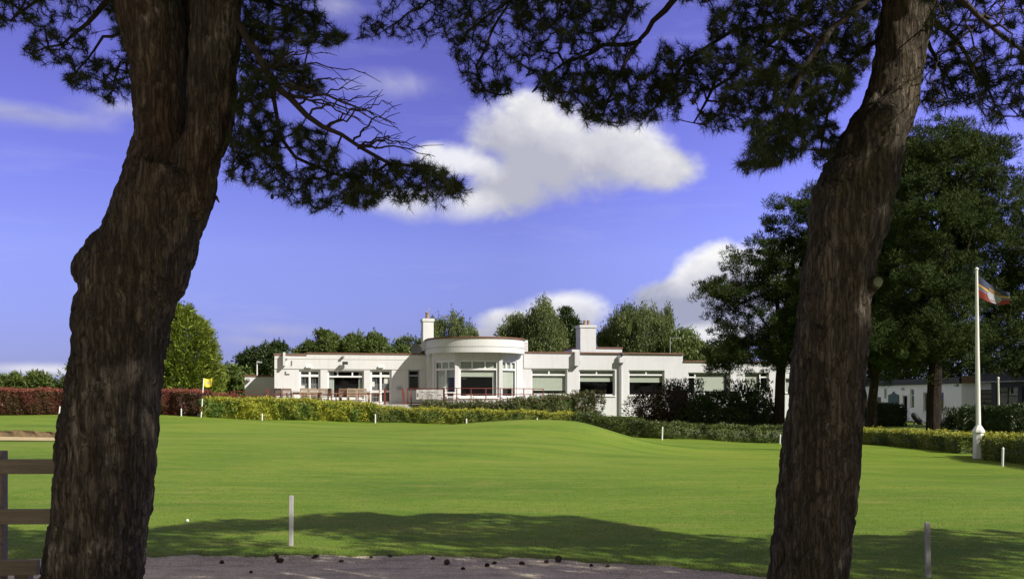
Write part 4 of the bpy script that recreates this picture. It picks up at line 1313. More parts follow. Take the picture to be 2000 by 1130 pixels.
# ------------------------------------------------------------------ hedges and shrubs
def hedge(name, label, pts, width, mat, leaf=.085, dens=420, cat='hedge', group=None, topmat=None, rag=.05, topname='new_growth', topn=1.0):
    """pts: (x, y, top z). A clipped hedge: leafy skin over a solid core, following the ground."""
    pts = [np.array(p, float) for p in pts]
    seg = [np.linalg.norm((b - a)[:2]) for a, b in zip(pts[:-1], pts[1:])]
    L = sum(seg)
    cum = np.concatenate([[0], np.cumsum(seg)])
    A = np.array(pts)

    def at(s):
        return np.stack([np.interp(s, cum, A[:, i]) for i in range(3)], -1)

    def nrm(s):
        d = at(np.minimum(s + .3, L)) - at(np.maximum(s - .3, 0)); d[:, 2] = 0
        d = unit(d); return np.stack([d[:, 1], -d[:, 0], 0 * d[:, 0]], -1), d   # towards the lawn

    def lump(s, h):
        return .07 * np.sin(s * 2.7 + h * 2) + .05 * np.sin(s * 6.1 + 1 + h * 5) + .04 * np.sin(s * 11.3 + h * 3)
    ext = A[:, 2].mean() - float(np.mean(zg(A[:, 0], A[:, 1])))
    # core
    mb = MB(); ns = max(6, int(L / .4)); ss = np.linspace(.1, L - .1, ns)
    c = at(ss); nn, _ = nrm(ss); g = zg(c[:, 0], c[:, 1])
    vs = []
    for i in range(ns):
        w_ = width / 2 - .10
        for sgn, top in ((1, 0), (1, 1), (-1, 1), (-1, 0)):
            p = c[i] + nn[i] * sgn * w_; vs.append((p[0], p[1], (c[i, 2] - .10) if top else g[i] - .3))
    mb.add(vs, [(i * 4 + k, i * 4 + (k + 1) % 4, (i + 1) * 4 + (k + 1) % 4, (i + 1) * 4 + k) for i in range(ns - 1) for k in range(4)] + [(0, 1, 2, 3), tuple((ns - 1) * 4 + k for k in (3, 2, 1, 0))])
    T = []
    nf = int(L * ext * dens)
    for sgn, cnt in ((1, nf), (-1, nf // 4)):
        s = rng.uniform(0, L, cnt); h = rng.random(cnt)
        c = at(s); nn, _ = nrm(s); g = zg(c[:, 0], c[:, 1])
        z = g + (c[:, 2] - g) * h
        off = width / 2 + lump(s, h) - .06 * (h > .92) + rng.normal(0, .035, cnt)
        p = c + nn * sgn * off[:, None]; p[:, 2] = z + .03 * np.sin(s * 4)
        T.append(leaf_tris(p, leaf, .6, rand_dirs(cnt) + nn * sgn * .5 + np.array([0, 0, .3])))
    for s0 in (0, L):
        cnt = int(width * ext * dens); s = np.full(cnt, s0, float)
        c = at(s); nn, d = nrm(s); g = zg(c[:, 0], c[:, 1])
        p = c + nn * rng.uniform(-.5, .5, (cnt, 1)) * width + d * (1 if s0 else -1) * rng.normal(0, .05, (cnt, 1))
        p[:, 2] = g + (c[:, 2] - g) * rng.random(cnt)
        T.append(leaf_tris(p, leaf, .6))
    cnt = int(L * width * dens * 1.2)
    s = rng.uniform(0, L, cnt); c = at(s); nn, _ = nrm(s)
    p = c + nn * (rng.uniform(-.5, .5, (cnt, 1)) * width)
    p[:, 2] += rng.normal(0, rag, cnt) + lump(s, 0) * .5
    top = leaf_tris(p, leaf, .6, rand_dirs(cnt) + np.array([0, 0, .8]))
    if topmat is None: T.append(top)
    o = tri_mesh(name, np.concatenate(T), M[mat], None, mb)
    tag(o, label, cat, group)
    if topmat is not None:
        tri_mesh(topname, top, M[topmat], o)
    return o


def hp(px, pytop, Y):
    v = P(px, pytop, Y); return (v.x, v.y, v.z)


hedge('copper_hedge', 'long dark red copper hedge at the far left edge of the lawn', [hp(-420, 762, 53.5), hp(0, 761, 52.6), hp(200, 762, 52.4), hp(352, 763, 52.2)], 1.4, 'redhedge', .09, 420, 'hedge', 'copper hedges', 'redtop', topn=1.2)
hedge('copper_hedge', 'short end block of copper hedge beside the golf flagstick', [hp(362, 764, 52.0), hp(396, 765, 51.4)], 1.5, 'redhedge', .09, 420, 'hedge', 'copper hedges', 'redtop')
hedge('copper_hedge', 'low red hedge continuing behind the golden hedge towards the annex', [hp(398, 769, 57), hp(445, 771, 58)], 1.2, 'redhedge', .09, 380, 'hedge', 'copper hedges', 'redtop')
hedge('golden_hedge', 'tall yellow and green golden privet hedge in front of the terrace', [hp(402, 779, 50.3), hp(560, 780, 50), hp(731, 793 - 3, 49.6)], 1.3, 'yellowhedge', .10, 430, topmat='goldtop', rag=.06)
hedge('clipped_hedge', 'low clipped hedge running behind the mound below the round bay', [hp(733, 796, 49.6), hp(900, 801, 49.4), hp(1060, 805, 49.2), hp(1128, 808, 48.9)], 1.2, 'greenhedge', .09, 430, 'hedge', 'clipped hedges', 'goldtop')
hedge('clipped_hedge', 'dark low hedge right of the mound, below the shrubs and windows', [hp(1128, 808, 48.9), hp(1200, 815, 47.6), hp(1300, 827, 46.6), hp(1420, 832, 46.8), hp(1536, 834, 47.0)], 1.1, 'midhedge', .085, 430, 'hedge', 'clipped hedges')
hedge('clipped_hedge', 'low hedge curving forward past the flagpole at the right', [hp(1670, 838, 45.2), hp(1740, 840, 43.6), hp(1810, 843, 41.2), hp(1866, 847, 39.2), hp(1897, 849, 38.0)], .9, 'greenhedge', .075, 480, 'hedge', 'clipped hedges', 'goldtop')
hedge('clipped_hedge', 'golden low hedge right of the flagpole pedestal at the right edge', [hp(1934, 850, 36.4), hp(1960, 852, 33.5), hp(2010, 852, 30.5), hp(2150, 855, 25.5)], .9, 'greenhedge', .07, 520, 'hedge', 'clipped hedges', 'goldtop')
hedge('dark_hedge', 'dark shaded hedge behind the flagpole, in front of the black-fascia building', [hp(1878, 797, 50), hp(1930, 795, 49.5), hp(2010, 791, 48), hp(2160, 788, 46)], 1.8, 'darkhedge', .11, 300)
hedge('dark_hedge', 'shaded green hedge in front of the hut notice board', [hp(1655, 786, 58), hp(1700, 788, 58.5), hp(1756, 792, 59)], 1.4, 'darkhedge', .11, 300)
hedge('border_hedge', 'loose green border of shrubs along the terrace below the railing', [hp(826, 790, 56.0), hp(900, 789, 55.8), hp(990, 788, 55.2), hp(1010, 782, 55), hp(1080, 777, 55), hp(1125, 775, 55)], 1.6, 'olive', .12, 300, rag=.12)


def shrub(name, label, px, pybase, pytop, wpx, Y, mat, leaf=.12, n=3600, depth=None, spiky=0.0, group=None, lobes=9):
    base = P(px, pybase, Y); base.z = gz(base.x, base.y)
    top = P(px, pytop, Y); h = top.z - base.z; hw = wpx / FPX * Y / 2; dp = depth or hw * .8
    t = thing(name, label, 'shrub', base, group)
    cs = []
    for i in range(lobes):
        a = rng.uniform(0, 2 * math.pi); r = rng.uniform(.15, .8)
        zc = rng.uniform(.10, .80)
        cs.append((base.x + math.cos(a) * r * hw * (1.15 - zc * .5), base.y + math.sin(a) * r * dp * (1.15 - zc * .5), base.z + zc * h, rng.uniform(.32, .5)))
    T = []
    per = n // lobes
    for x, y, z, k in cs:
        d = rand_dirs(per); rad = rng.uniform(.72, 1.06, (per, 1))
        p = np.array([x, y, z]) + d * rad * np.array([hw * k * 1.15, dp * k * 1.15, min(h * k, base.z + h - z + .1)])
        p = p[p[:, 2] > base.z - .1]
        T.append(leaf_tris(p, leaf, .5, d[:len(p)] + np.array([0, 0, .3])))
    if spiky:
        k = int(n * spiky)
        a = rng.uniform(-1, 1, k)
        b0 = np.stack([base.x + a * hw * .8, base.y + rng.uniform(-.6, .6, k) * dp, base.z + h * rng.uniform(.7, 1.12, k)], -1)
        T.append(leaf_tris(b0, leaf * 1.3, .35, np.stack([rng.normal(0, .4, k), rng.normal(0, .4, k), np.ones(k)], -1)))
    tri_mesh('foliage', np.concatenate(T), M[mat], t)
    mb = MB()
    for x, y, z, k in cs: mb.tube([(base.x, base.y, base.z - .1), ((base.x + x) / 2, (base.y + y) / 2, base.z + (z - base.z) * .6), (x, y, z)], [.04, .03, .015], 5)
    mb.build('stems', M['bark_far'], t)
    return t


shrub('olive_shrub', 'loose olive shrub with rusty tips at the right end of the terrace railing', 1150, 808, 768, 84, 55, 'olive', .12, 4200, spiky=.12)
shrub('olive_shrub', 'low green shrub below the railing, left of the rusty-tipped shrub', 1085, 806, 776, 90, 55.5, 'olive', .12, 3600, group=None)
shrub('purple_shrub', 'dark purple-red shrub in front of the third picture window', 1290, 826, 760, 132, 55, 'redshrub', .12, 9000, lobes=14)
shrub('feathery_shrub', 'feathery dark green shrub rising between the third and fourth windows', 1336, 826, 748, 96, 56.5, 'darkhedge', .13, 7000, spiky=.12, lobes=12)
shrub('evergreen_shrub', 'broad dark evergreen shrub under the fourth window', 1400, 832, 764, 150, 54, 'darkleaf', .14, 10000, lobes=16)
shrub('evergreen_shrub', 'tall arching evergreen shrub left of the slim pine trunk', 1460, 834, 750, 112, 54, 'darkleaf', .16, 9000, spiky=.05, lobes=14)
shrub('olive_shrub', 'small bright shrub at the foot of the slim pine trunk', 1502, 832, 790, 46, 55, 'olive', .12, 1800)
shrub('dark_shrub', 'dark ragged shrub against the white hut, right of the thick pine trunk', 1866, 846, 799, 60, 52, 'darkhedge', .12, 3000, spiky=.1)
shrub('dark_shrub', 'low dark bush at the right edge behind the hedge', 2010, 860, 800, 100, 44, 'darkhedge', .12, 3000)


# ------------------------------------------------------------------ background trees
def bgtree(name, label, poly, Y, base, mat, n_cl, per, leaf, aspect, cl=(.6, .6, .4), style='broad', depth=None, trunk=(.25, .1), group='trees behind the clubhouse', trunk_pts=None, bark='bark_far', limbs=12, cat='tree', size_fill=1.0):
    """crown: clumps spread through the volume whose outline is poly (photo pixels at distance Y)"""
    poly = np.asarray(poly, float)
    q = sample_poly(poly, n_cl)
    if style == 'pine' and n_cl > 1000:              # needle puffs gathered on separate boughs, gaps between them
        kb = n_cl // 12
        bq = sample_poly(poly, kb); own = rng.integers(0, kb, n_cl)
        q = bq[own] + rng.normal(0, 1, (n_cl, 2)) * np.array([.62, .27]) * FPX / Y
        q[:, 1] -= .18 * FPX / Y * (1 - np.clip(np.abs(q[:, 0] - bq[own, 0]) / (.9 * FPX / Y), 0, 1))
    else: own = None
    ed = edge_dist(poly, q if own is None else bq[own]) / FPX * Y
    dmax = depth or max(ed.max(), .5)
    half = np.sqrt(np.clip(1 - (1 - np.minimum(ed / ed.max(), 1)) ** 2, 0, 1)) * dmax
    dy = rng.uniform(-1, 1, n_cl) * half
    if own is not None: dy = rng.uniform(-1, 1, kb)[own] * half + rng.normal(0, .5, n_cl)
    Yc = Y + dy
    C3 = Pn(q[:, 0], q[:, 1], Yc)
    b = P(base[0], base[1], Y); b.z = gz(b.x, b.y)
    t = thing(name, label, cat, b, group)
    cl = np.array(cl)
    sc = rng.uniform(.45, 1.5, (n_cl, 1)) if style == 'birch' else rng.uniform(.6, 1.35, (n_cl, 1))
    cc = np.repeat(C3, per, 0); ss = np.repeat(sc, per, 0)
    N = n_cl * per
    off = rand_dirs(N) * rng.uniform(.25, 1, (N, 1)) ** .6
    if style == 'birch':
        off[:, 2] = off[:, 2] * 1.0 - rng.random(N) ** 1.4 * .9
        p = cc + off * ss * cl
        d = np.stack([rng.normal(0, .35, N), rng.normal(0, .35, N), -np.ones(N)], -1)
        T = leaf_tris(p, leaf, aspect, d)
    elif style == 'pine':
        p = cc + off * ss * cl
        # tufts point outward and up from their pad
        d = off + np.array([0, 0, .35]) + rng.normal(0, .3, (N, 3))
        T = leaf_tris(p, leaf, aspect, d)
    elif style == 'cypress':
        ctr = np.array([C3[:, 0].mean(), Y, 0])
        outw = cc - ctr; outw[:, 2] = 0; outw = unit(outw)
        p = cc + off * ss * cl + outw * (rng.random((N, 1)) * .25)
        d = outw + np.array([0, 0, .55]) + rng.normal(0, .35, (N, 3))
        T = leaf_tris(p, leaf, aspect, d)
    else:
        p = cc + off * ss * cl
        T = leaf_tris(p, leaf, aspect, off + rng.normal(0, .6, (N, 3)))
    if style == 'pine' and leaf < .23 and mat in ('broad', 'darkleaf'):      # pointed young shoots along the top
        top = np.argsort(q[:, 1] + .35 * np.abs(q[:, 0] - poly[:, 0].mean()))[:max(10, n_cl // 4)]
        k = 36
        b0 = np.repeat(C3[top], k, 0); tt = rng.random((len(b0), 1))
        hh = np.repeat(rng.uniform(.15, .75, (len(top), 1)), k, 0)
        p2 = b0 + np.concatenate([rng.normal(0, .16, (len(b0), 2)) * (1.1 - tt), tt * hh], 1)
        T = np.concatenate([T, leaf_tris(p2, leaf * .9, .4, rng.normal(0, .5, (len(b0), 3)) + np.array([0, 0, .8]))])
    tri_mesh('crown', T, M[mat], t)
    tp = trunk_pts or [(base[0], base[1]), (poly[:, 0].mean(), poly[:, 1].min() * .65 + poly[:, 1].max() * .35)]
    pts = [P(*p_, Y) for p_ in tp]; pts[0] = Vector((pts[0].x, pts[0].y, b.z - .2))
    rad = np.linspace(trunk[0], trunk[1], len(pts))
    mb = MB(); mb.tube(pts, list(rad), 10)
    order = rng.permutation(n_cl)[:limbs]
    for k in order:
        e = Vector(C3[k]); j = rng.uniform(.35, .95)
        i = min(int(j * (len(pts) - 1)), len(pts) - 2); f = j * (len(pts) - 1) - i
        s = pts[i].lerp(pts[i + 1], f)
        if s.z > e.z + .5: s = pts[max(0, i - 1)].lerp(pts[i], .8) if i else s
        m_ = s.lerp(e, .5) + Vector((0, 0, .25))
        r0 = (rad[0] * (1 - j) + rad[-1] * j) * .45
        mb.tube([s, m_, e], [r0, r0 * .6, r0 * .2], 5)
    mb.build('trunk', M[bark], t)
    return t


def ell(cx, cy, rx, ry, n=18, jag=.12, flat=0):
    return [(cx + rx * math.cos(a) * (1 + jag * math.sin(5 * a + cx)), cy + ry * math.sin(a) * (1 + jag * math.sin(7 * a + cy))) for a in np.linspace(0, 2 * math.pi, n, endpoint=False)]


G = 'trees behind the clubhouse'
bgtree('cypress_tree', 'big bright yellow-green cypress beside the left pine trunk', [(300, 640), (318, 612), (345, 598), (368, 604), (392, 625), (412, 655), (424, 690), (432, 735), (428, 790), (300, 800), (285, 700)], 66, (365, 805), 'cypress', 760, 46, .24, .42, (.40, .40, .5), 'cypress', depth=2.2, group=None, limbs=6)
bgtree('round_tree', 'dark green tree right of the bright cypress', [(425, 730), (440, 714), (462, 713), (482, 725), (485, 795), (425, 795)], 84, (455, 800), 'broad', 90, 60, .3, .6, (.9, .9, .6))
bgtree('dark_oak', 'dark rounded tree rising behind the low white annex', [(466, 702), (480, 690), (505, 682), (520, 676), (548, 670), (560, 680), (562, 740), (470, 745)], 86, (515, 800), 'darkleaf', 210, 85, .22, .5, (.65, .65, .45), 'pine')
bgtree('broad_tree', 'green bushy tree behind the left wing, left of the widest one', [(572, 692), (590, 678), (610, 664), (626, 648), (640, 650), (660, 660), (672, 685), (670, 740), (570, 740)], 88, (625, 800), 'broad', 250, 85, .22, .5, (.65, .65, .45), 'pine')
bgtree('broad_tree', 'wide green tree behind the middle of the left wing', [(664, 680), (680, 662), (700, 653), (722, 656), (738, 650), (752, 668), (764, 690), (762, 740), (664, 740)], 88, (712, 800), 'broad', 250, 85, .22, .5, (.65, .65, .45), 'pine')
bgtree('broad_tree', 'low dark tree behind the satellite dish', [(754, 690), (775, 672), (788, 656), (800, 664), (822, 668), (850, 650), (856, 740), (754, 740)], 90, (800, 800), 'broad', 170, 85, .22, .5, (.65, .65, .45), 'pine')
bgtree('birch_tree', 'drooping birch behind the left chimney', [(822, 650), (836, 628), (850, 622), (862, 626), (885, 611), (906, 618), (918, 632), (932, 652), (928, 690), (824, 690)], 92, (880, 800), 'birch', 211, 90, .19, .40, (.42, .42, 0.68), 'birch', bark='bark_birch')
bgtree('birch_tree', 'smaller birch just right of the round bay roof', [(974, 650), (988, 628), (1000, 618), (1016, 618), (1030, 632), (1034, 690), (974, 690)], 88, (1005, 800), 'birch', 164, 90, .19, .40, (.42, .42, 0.68), 'birch', bark='bark_birch')
bgtree('birch_tree', 'tallest weeping birch, right of the round bay roof', [(1024, 640), (1034, 615), (1048, 598), (1062, 584), (1074, 598), (1084, 618), (1100, 640), (1108, 700), (1022, 700)], 86, (1062, 800), 'birch', 303, 90, .19, .40, (.42, .42, 0.77), 'birch', bark='bark_birch')
bgtree('dark_conifer', 'narrow dark conifer just left of the right chimney', [(1086, 636), (1094, 610), (1104, 596), (1112, 606), (1126, 628), (1136, 650), (1136, 700), (1090, 700)], 90, (1110, 800), 'darkleaf', 190, 60, .28, .4, (.6, .6, .4), 'pine')
bgtree('birch_tree', 'small birch just right of the right chimney', [(1168, 650), (1180, 638), (1196, 640), (1206, 655), (1210, 700), (1170, 700)], 88, (1188, 800), 'birch', 100, 90, .19, .40, (.42, .42, 0.68), 'birch', bark='bark_birch')
bgtree('birch_tree', 'broad weeping birch behind the right wing', [(1186, 630), (1200, 610), (1222, 596), (1240, 604), (1262, 600), (1284, 606), (1306, 602), (1314, 630), (1312, 660), (1300, 710), (1205, 710), (1204, 660)], 86, (1250, 800), 'birch', 478, 90, .19, .40, (.42, .42, 0.85), 'birch', bark='bark_birch')
bgtree('birch_tree', 'lower leafy birch behind the roof step of the right wing', [(1296, 670), (1316, 648), (1338, 644), (1356, 654), (1376, 680), (1382, 720), (1300, 720)], 84, (1335, 800), 'broad', 240, 55, .26, .45, (.6, .6, .7), 'birch', bark='bark_birch')
bgtree('dark_conifer', 'dark low tree between the birches and the right-hand pines', [(1350, 690), (1372, 672), (1400, 668), (1440, 660), (1460, 730), (1350, 730)], 92, (1400, 800), 'darkleaf', 150, 60, .28, .5, (.8, .8, .5), 'pine')
for i, (pl, lab) in enumerate((([(-40, 760), (-5, 742), (14, 732), (30, 730), (44, 744), (48, 780), (-40, 780)], 'distant tree at the extreme left above the copper hedge'),
                              ([(40, 752), (54, 736), (68, 726), (84, 730), (102, 742), (106, 780), (40, 780)], 'distant tree with a pointed top above the copper hedge'),
                              ([(100, 745), (116, 736), (124, 722), (142, 712), (175, 706), (205, 715), (210, 785), (100, 785)], 'distant tree partly hidden by the left pine trunk'))):
    bgtree('distant_tree', lab, pl, 120, (sum(p[0] for p in pl) / len(pl), 800), 'broad', 120, 50, .42, .5, (.8, .8, .6), 'pine', group='distant trees at the left')
bgtree('distant_tree', 'distant tree right of the left pine trunk, behind the cypress', [(200, 740), (240, 715), (290, 712), (330, 730), (340, 785), (200, 785)], 120, (270, 800), 'broad', 120, 50, .42, .5, (.8, .8, .6), 'pine', group='distant trees at the left')

# the dark pines on the right
PG = 'dark pines on the right'
bgtree('scots_pine', 'dark pine whose low boughs droop over the end of the clubhouse', [(1592, 365), (1562, 382), (1530, 372), (1524, 392), (1548, 408), (1510, 418), (1494, 428), (1504, 448), (1536, 452), (1506, 470), (1500, 482), (1478, 474), (1446, 492), (1442, 522), (1462, 530), (1424, 545), (1386, 566), (1404, 590), (1424, 600), (1388, 618), (1392, 645), (1410, 660), (1382, 690), (1374, 712), (1404, 728), (1450, 716), (1474, 728), (1520, 708), (1570, 728), (1660, 728), (1720, 640), (1720, 420), (1660, 350)],
       53, (1521, 834), 'pine_far', 2300, 100, .16, .24, (.38, .38, .27), 'pine', depth=3.2, trunk=(.30, .12), trunk_pts=[(1521, 834), (1524, 740), (1530, 660), (1560, 540), (1590, 430)], group=PG, limbs=30, bark='bark_dark')
bgtree('scots_pine', 'pine with a pale sunlit trunk right of the big foreground trunk', [(1640, 560), (1680, 500), (1730, 470), (1790, 560), (1800, 690), (1762, 718), (1690, 712), (1640, 690)],
       55, (1702, 836), 'pine_dark', 1300, 95, .17, .24, (.44, .44, .36), 'pine', depth=3.0, trunk=(.30, .14), trunk_pts=[(1702, 836), (1704, 780), (1711, 720), (1716, 650), (1722, 560)], group=PG, limbs=20)
bgtree('scots_pine', 'tallest dark pine with a thick forked trunk in front of the hut', [(1735, 330), (1768, 285), (1795, 252), (1830, 240), (1862, 238), (1884, 252), (1906, 268), (1926, 282), (1944, 276), (1966, 290), (1972, 310), (1960, 330), (1990, 352), (1984, 380), (1960, 390), (1984, 420), (1958, 440), (1962, 470), (1930, 480), (1934, 520), (1900, 512), (1896, 545), (1926, 600), (1916, 660), (1930, 690), (1900, 715), (1850, 722), (1790, 712), (1740, 722), (1690, 690), (1690, 600), (1700, 450)],
       50, (1824, 840), 'pine_far', 3300, 105, .16, .24, (.38, .38, .33), 'pine', depth=4.0, trunk=(.40, .16), trunk_pts=[(1824, 842), (1824, 780), (1828, 700), (1832, 640), (1838, 520), (1846, 400), (1850, 300)], group=PG, limbs=40, bark='bark_dark')
bgtree('scots_pine', 'pine at the right edge behind the flag', [(1912, 560), (1930, 500), (1952, 480), (1962, 420), (1985, 370), (2010, 335), (2060, 310), (2130, 320), (2200, 420), (2220, 560), (2190, 720), (2080, 748), (1980, 736), (1940, 700), (1930, 640)],
       54, (2075, 845), 'pine_far', 2100, 95, .16, .24, (.40, .40, .32), 'pine', depth=4.0, trunk=(.5, .2), trunk_pts=[(2075, 845), (2072, 740), (2080, 600), (2085, 420)], group=PG, limbs=26, bark='bark_dark')
bgtree('dark_conifer', 'dark mass of a tree above the hut roof', [(1650, 700), (1690, 655), (1760, 640), (1850, 645), (1900, 680), (1905, 765), (1650, 775)], 90, (1770, 800), 'pine_dark', 260, 60, .4, .3, (1.1, 1.1, .6), 'pine', group='dark trees behind the hut')
bgtree('dark_conifer', 'dark tree behind the black-fascia building', [(1900, 690), (1960, 650), (2060, 640), (2160, 680), (2170, 770), (1900, 770)], 85, (2040, 800), 'pine_dark', 240, 60, .4, .3, (1.1, 1.1, .6), 'pine', group='dark trees behind the hut')
bgtree('dark_conifer', 'dark tree behind the slim pine trunk and the end of the clubhouse', [(1540, 690), (1580, 660), (1640, 650), (1680, 690), (1690, 790), (1560, 790)], 95, (1620, 800), 'pine_dark', 160, 60, .4, .3, (1.1, 1.1, .6), 'pine', group='dark trees behind the hut')

# ------------------------------------------------------------------ the two foreground pines
def fbm(p, s):
    return noise.fractal(Vector((p.x * s[0], p.y * s[1], p.z * s[2])), .9, 2.1, 4)


def trunk_mesh(name, strands, knobs, mat, parent, vox=.017):
    mb = MB()
    for st in strands: mb.tube([s[0] for s in st], [s[1] for s in st], 18)
    for c, r in knobs: mb.ball(c, r, 10)
    o = mb.build(name, mat)
    m = o.modifiers.new('r', 'REMESH'); m.mode = 'VOXEL'; m.voxel_size = vox
    sm = o.modifiers.new('s', 'SMOOTH'); sm.factor = .6; sm.iterations = 7
    dg = bpy.context.evaluated_depsgraph_get(); dg.update()
    me = bpy.data.meshes.new_from_object(o.evaluated_get(dg))
    me.name = name
    bpy.data.objects.remove(o)
    n = len(me.vertices)
    co = np.zeros(n * 3, np.float32); me.vertices.foreach_get('co', co); co = co.reshape(-1, 3)
    no = np.zeros(n * 3, np.float32); me.vertex_normals.foreach_get('vector', no); no = no.reshape(-1, 3)
    disp = np.zeros(n)
    for i in range(n):
        p = Vector(co[i])
        wv = noise.noise_vector(p * 3.0) * .16
        q = Vector(((p.x + wv.x) * 13, (p.y + wv.y) * 13, (p.z + wv.z * 3.5) * 1.9))
        d, _ = noise.voronoi(q, distance_metric='DISTANCE')
        e = min((d[1] - d[0]) / .34, 1.0)
        a = min(1.0, max(.38, 1.35 - p.z * .25))
        disp[i] = a * (.024 * e ** .7 - .014) + .017 * fbm(p, (15, 15, 6)) + .016 * fbm(p, (3.2, 3.2, 2.4))
    co = co + no * disp[:, None].astype(np.float32)
    me.vertices.foreach_set('co', co.ravel())
    me.polygons.foreach_set('use_smooth', np.ones(len(me.polygons), bool))
    me.update()
    me.materials.clear(); me.materials.append(mat)
    return link(bpy.data.objects.new(name, me), parent)


def S(lst, Y):
    return [(P(c, py, Y + dy), hw / FPX * Y) for c, py, hw, dy in lst]


YT = 6.3
left = thing('foreground_pine', 'big leaning pine with a forked trunk and a bulge, framing the left side', 'pine tree', (P(165, 1274, YT).x, YT, 0), 'foreground pines')
main = [(160, 1310, 132, 0), (164, 1262, 122, 0), (172, 1200, 105, 0), (181, 1130, 93, 0), (197, 1000, 92, 0), (210, 860, 90, 0), (227, 700, 84, 0), (241, 600, 90, 0), (272, 520, 97, 0), (297, 450, 90, 0), (314, 400, 88, 0), (334, 335, 84, 0)]
ls = [(312, 400, 80, .04), (318, 330, 66, .05), (316, 260, 53, .05), (312, 170, 52, .06), (303, 90, 58, .08), (292, 30, 66, .10), (272, -60, 58, .15), (230, -260, 46, .3), (190, -560, 34, .2), (180, -900, 20, 0), (190, -1150, 8, -.1)]
rs = [(356, 410, 54, -.03), (382, 330, 43, -.06), (404, 260, 43, -.07), (414, 170, 46, -.07), (420, 90, 48, -.06), (426, 20, 50, -.05), (432, -60, 46, 0), (445, -300, 38, .1), (440, -620, 28, .1), (420, -950, 18, -.2), (410, -1250, 8, -.4)]
kn = [(P(192, 520, YT - .02), .155), (P(205, 490, YT), .13), (P(200, 560, YT), .13), (P(345, 352, YT - .24), .06), (P(225, 575, YT - .26), .05)]
web = [(352, 390, 50, .06), (362, 330, 30, .18), (370, 260, 18, .22), (371, 170, 17, .24), (370, 90, 17, .25), (368, 10, 17, .26), (362, -60, 20, .26), (340, -140, 8, .2)]
trunk_mesh('trunk', [S(main, YT), S(ls, YT), S(rs, YT), S(web, YT)], kn, M['bark_left'], left)
right = thing('foreground_pine', 'big pine with a straight lower trunk that bends to the right, framing the right side', 'pine tree', (P(1570, 1274, YT).x, YT, 0), 'foreground pines')
rm = [(1565, 1310, 106, 0), (1568, 1262, 98, 0), (1573, 1200, 82, 0), (1577, 1130, 74, 0), (1592, 1000, 73, 0), (1606, 860, 73, 0), (1620, 700, 70, 0), (1634, 560, 67, 0), (1652, 450, 72, 0), (1666, 380, 75, 0), (1690, 325, 68, 0), (1715, 260, 60, 0), (1739, 195, 49, 0), (1760, 105, 48, 0), (1777, 0, 54, 0), (1785, -60, 52, 0), (1800, -300, 42, -.1), (1800, -620, 30, -.3), (1790, -950, 18, -.6), (1770, -1200, 8, -.8)]
kr = [(P(1716, 236, YT - .14), .115), (P(1713, 551, YT - .10), .05), (P(1690, 240, YT), .10), (P(1640, 372, YT - .12), .10), (P(1600, 650, YT - .18), .05)]
trunk_mesh('trunk', [S(rm, YT)], kr, M['bark_right'], right)
mb = MB(); c = P(1714, 550, YT - .17); mb.tube([c + Vector((0, .05, 0)), c + Vector((0, -.01, 0))], [.036, .030], 12); mb.build('branch_stub', M['leadgreen'], right)
mb = MB(); mb.tube([P(422, 385, YT - .02), P(428, 395, YT - .05)], [.012, .004], 6); mb.build('branch_stub', M['bark_left'], left)


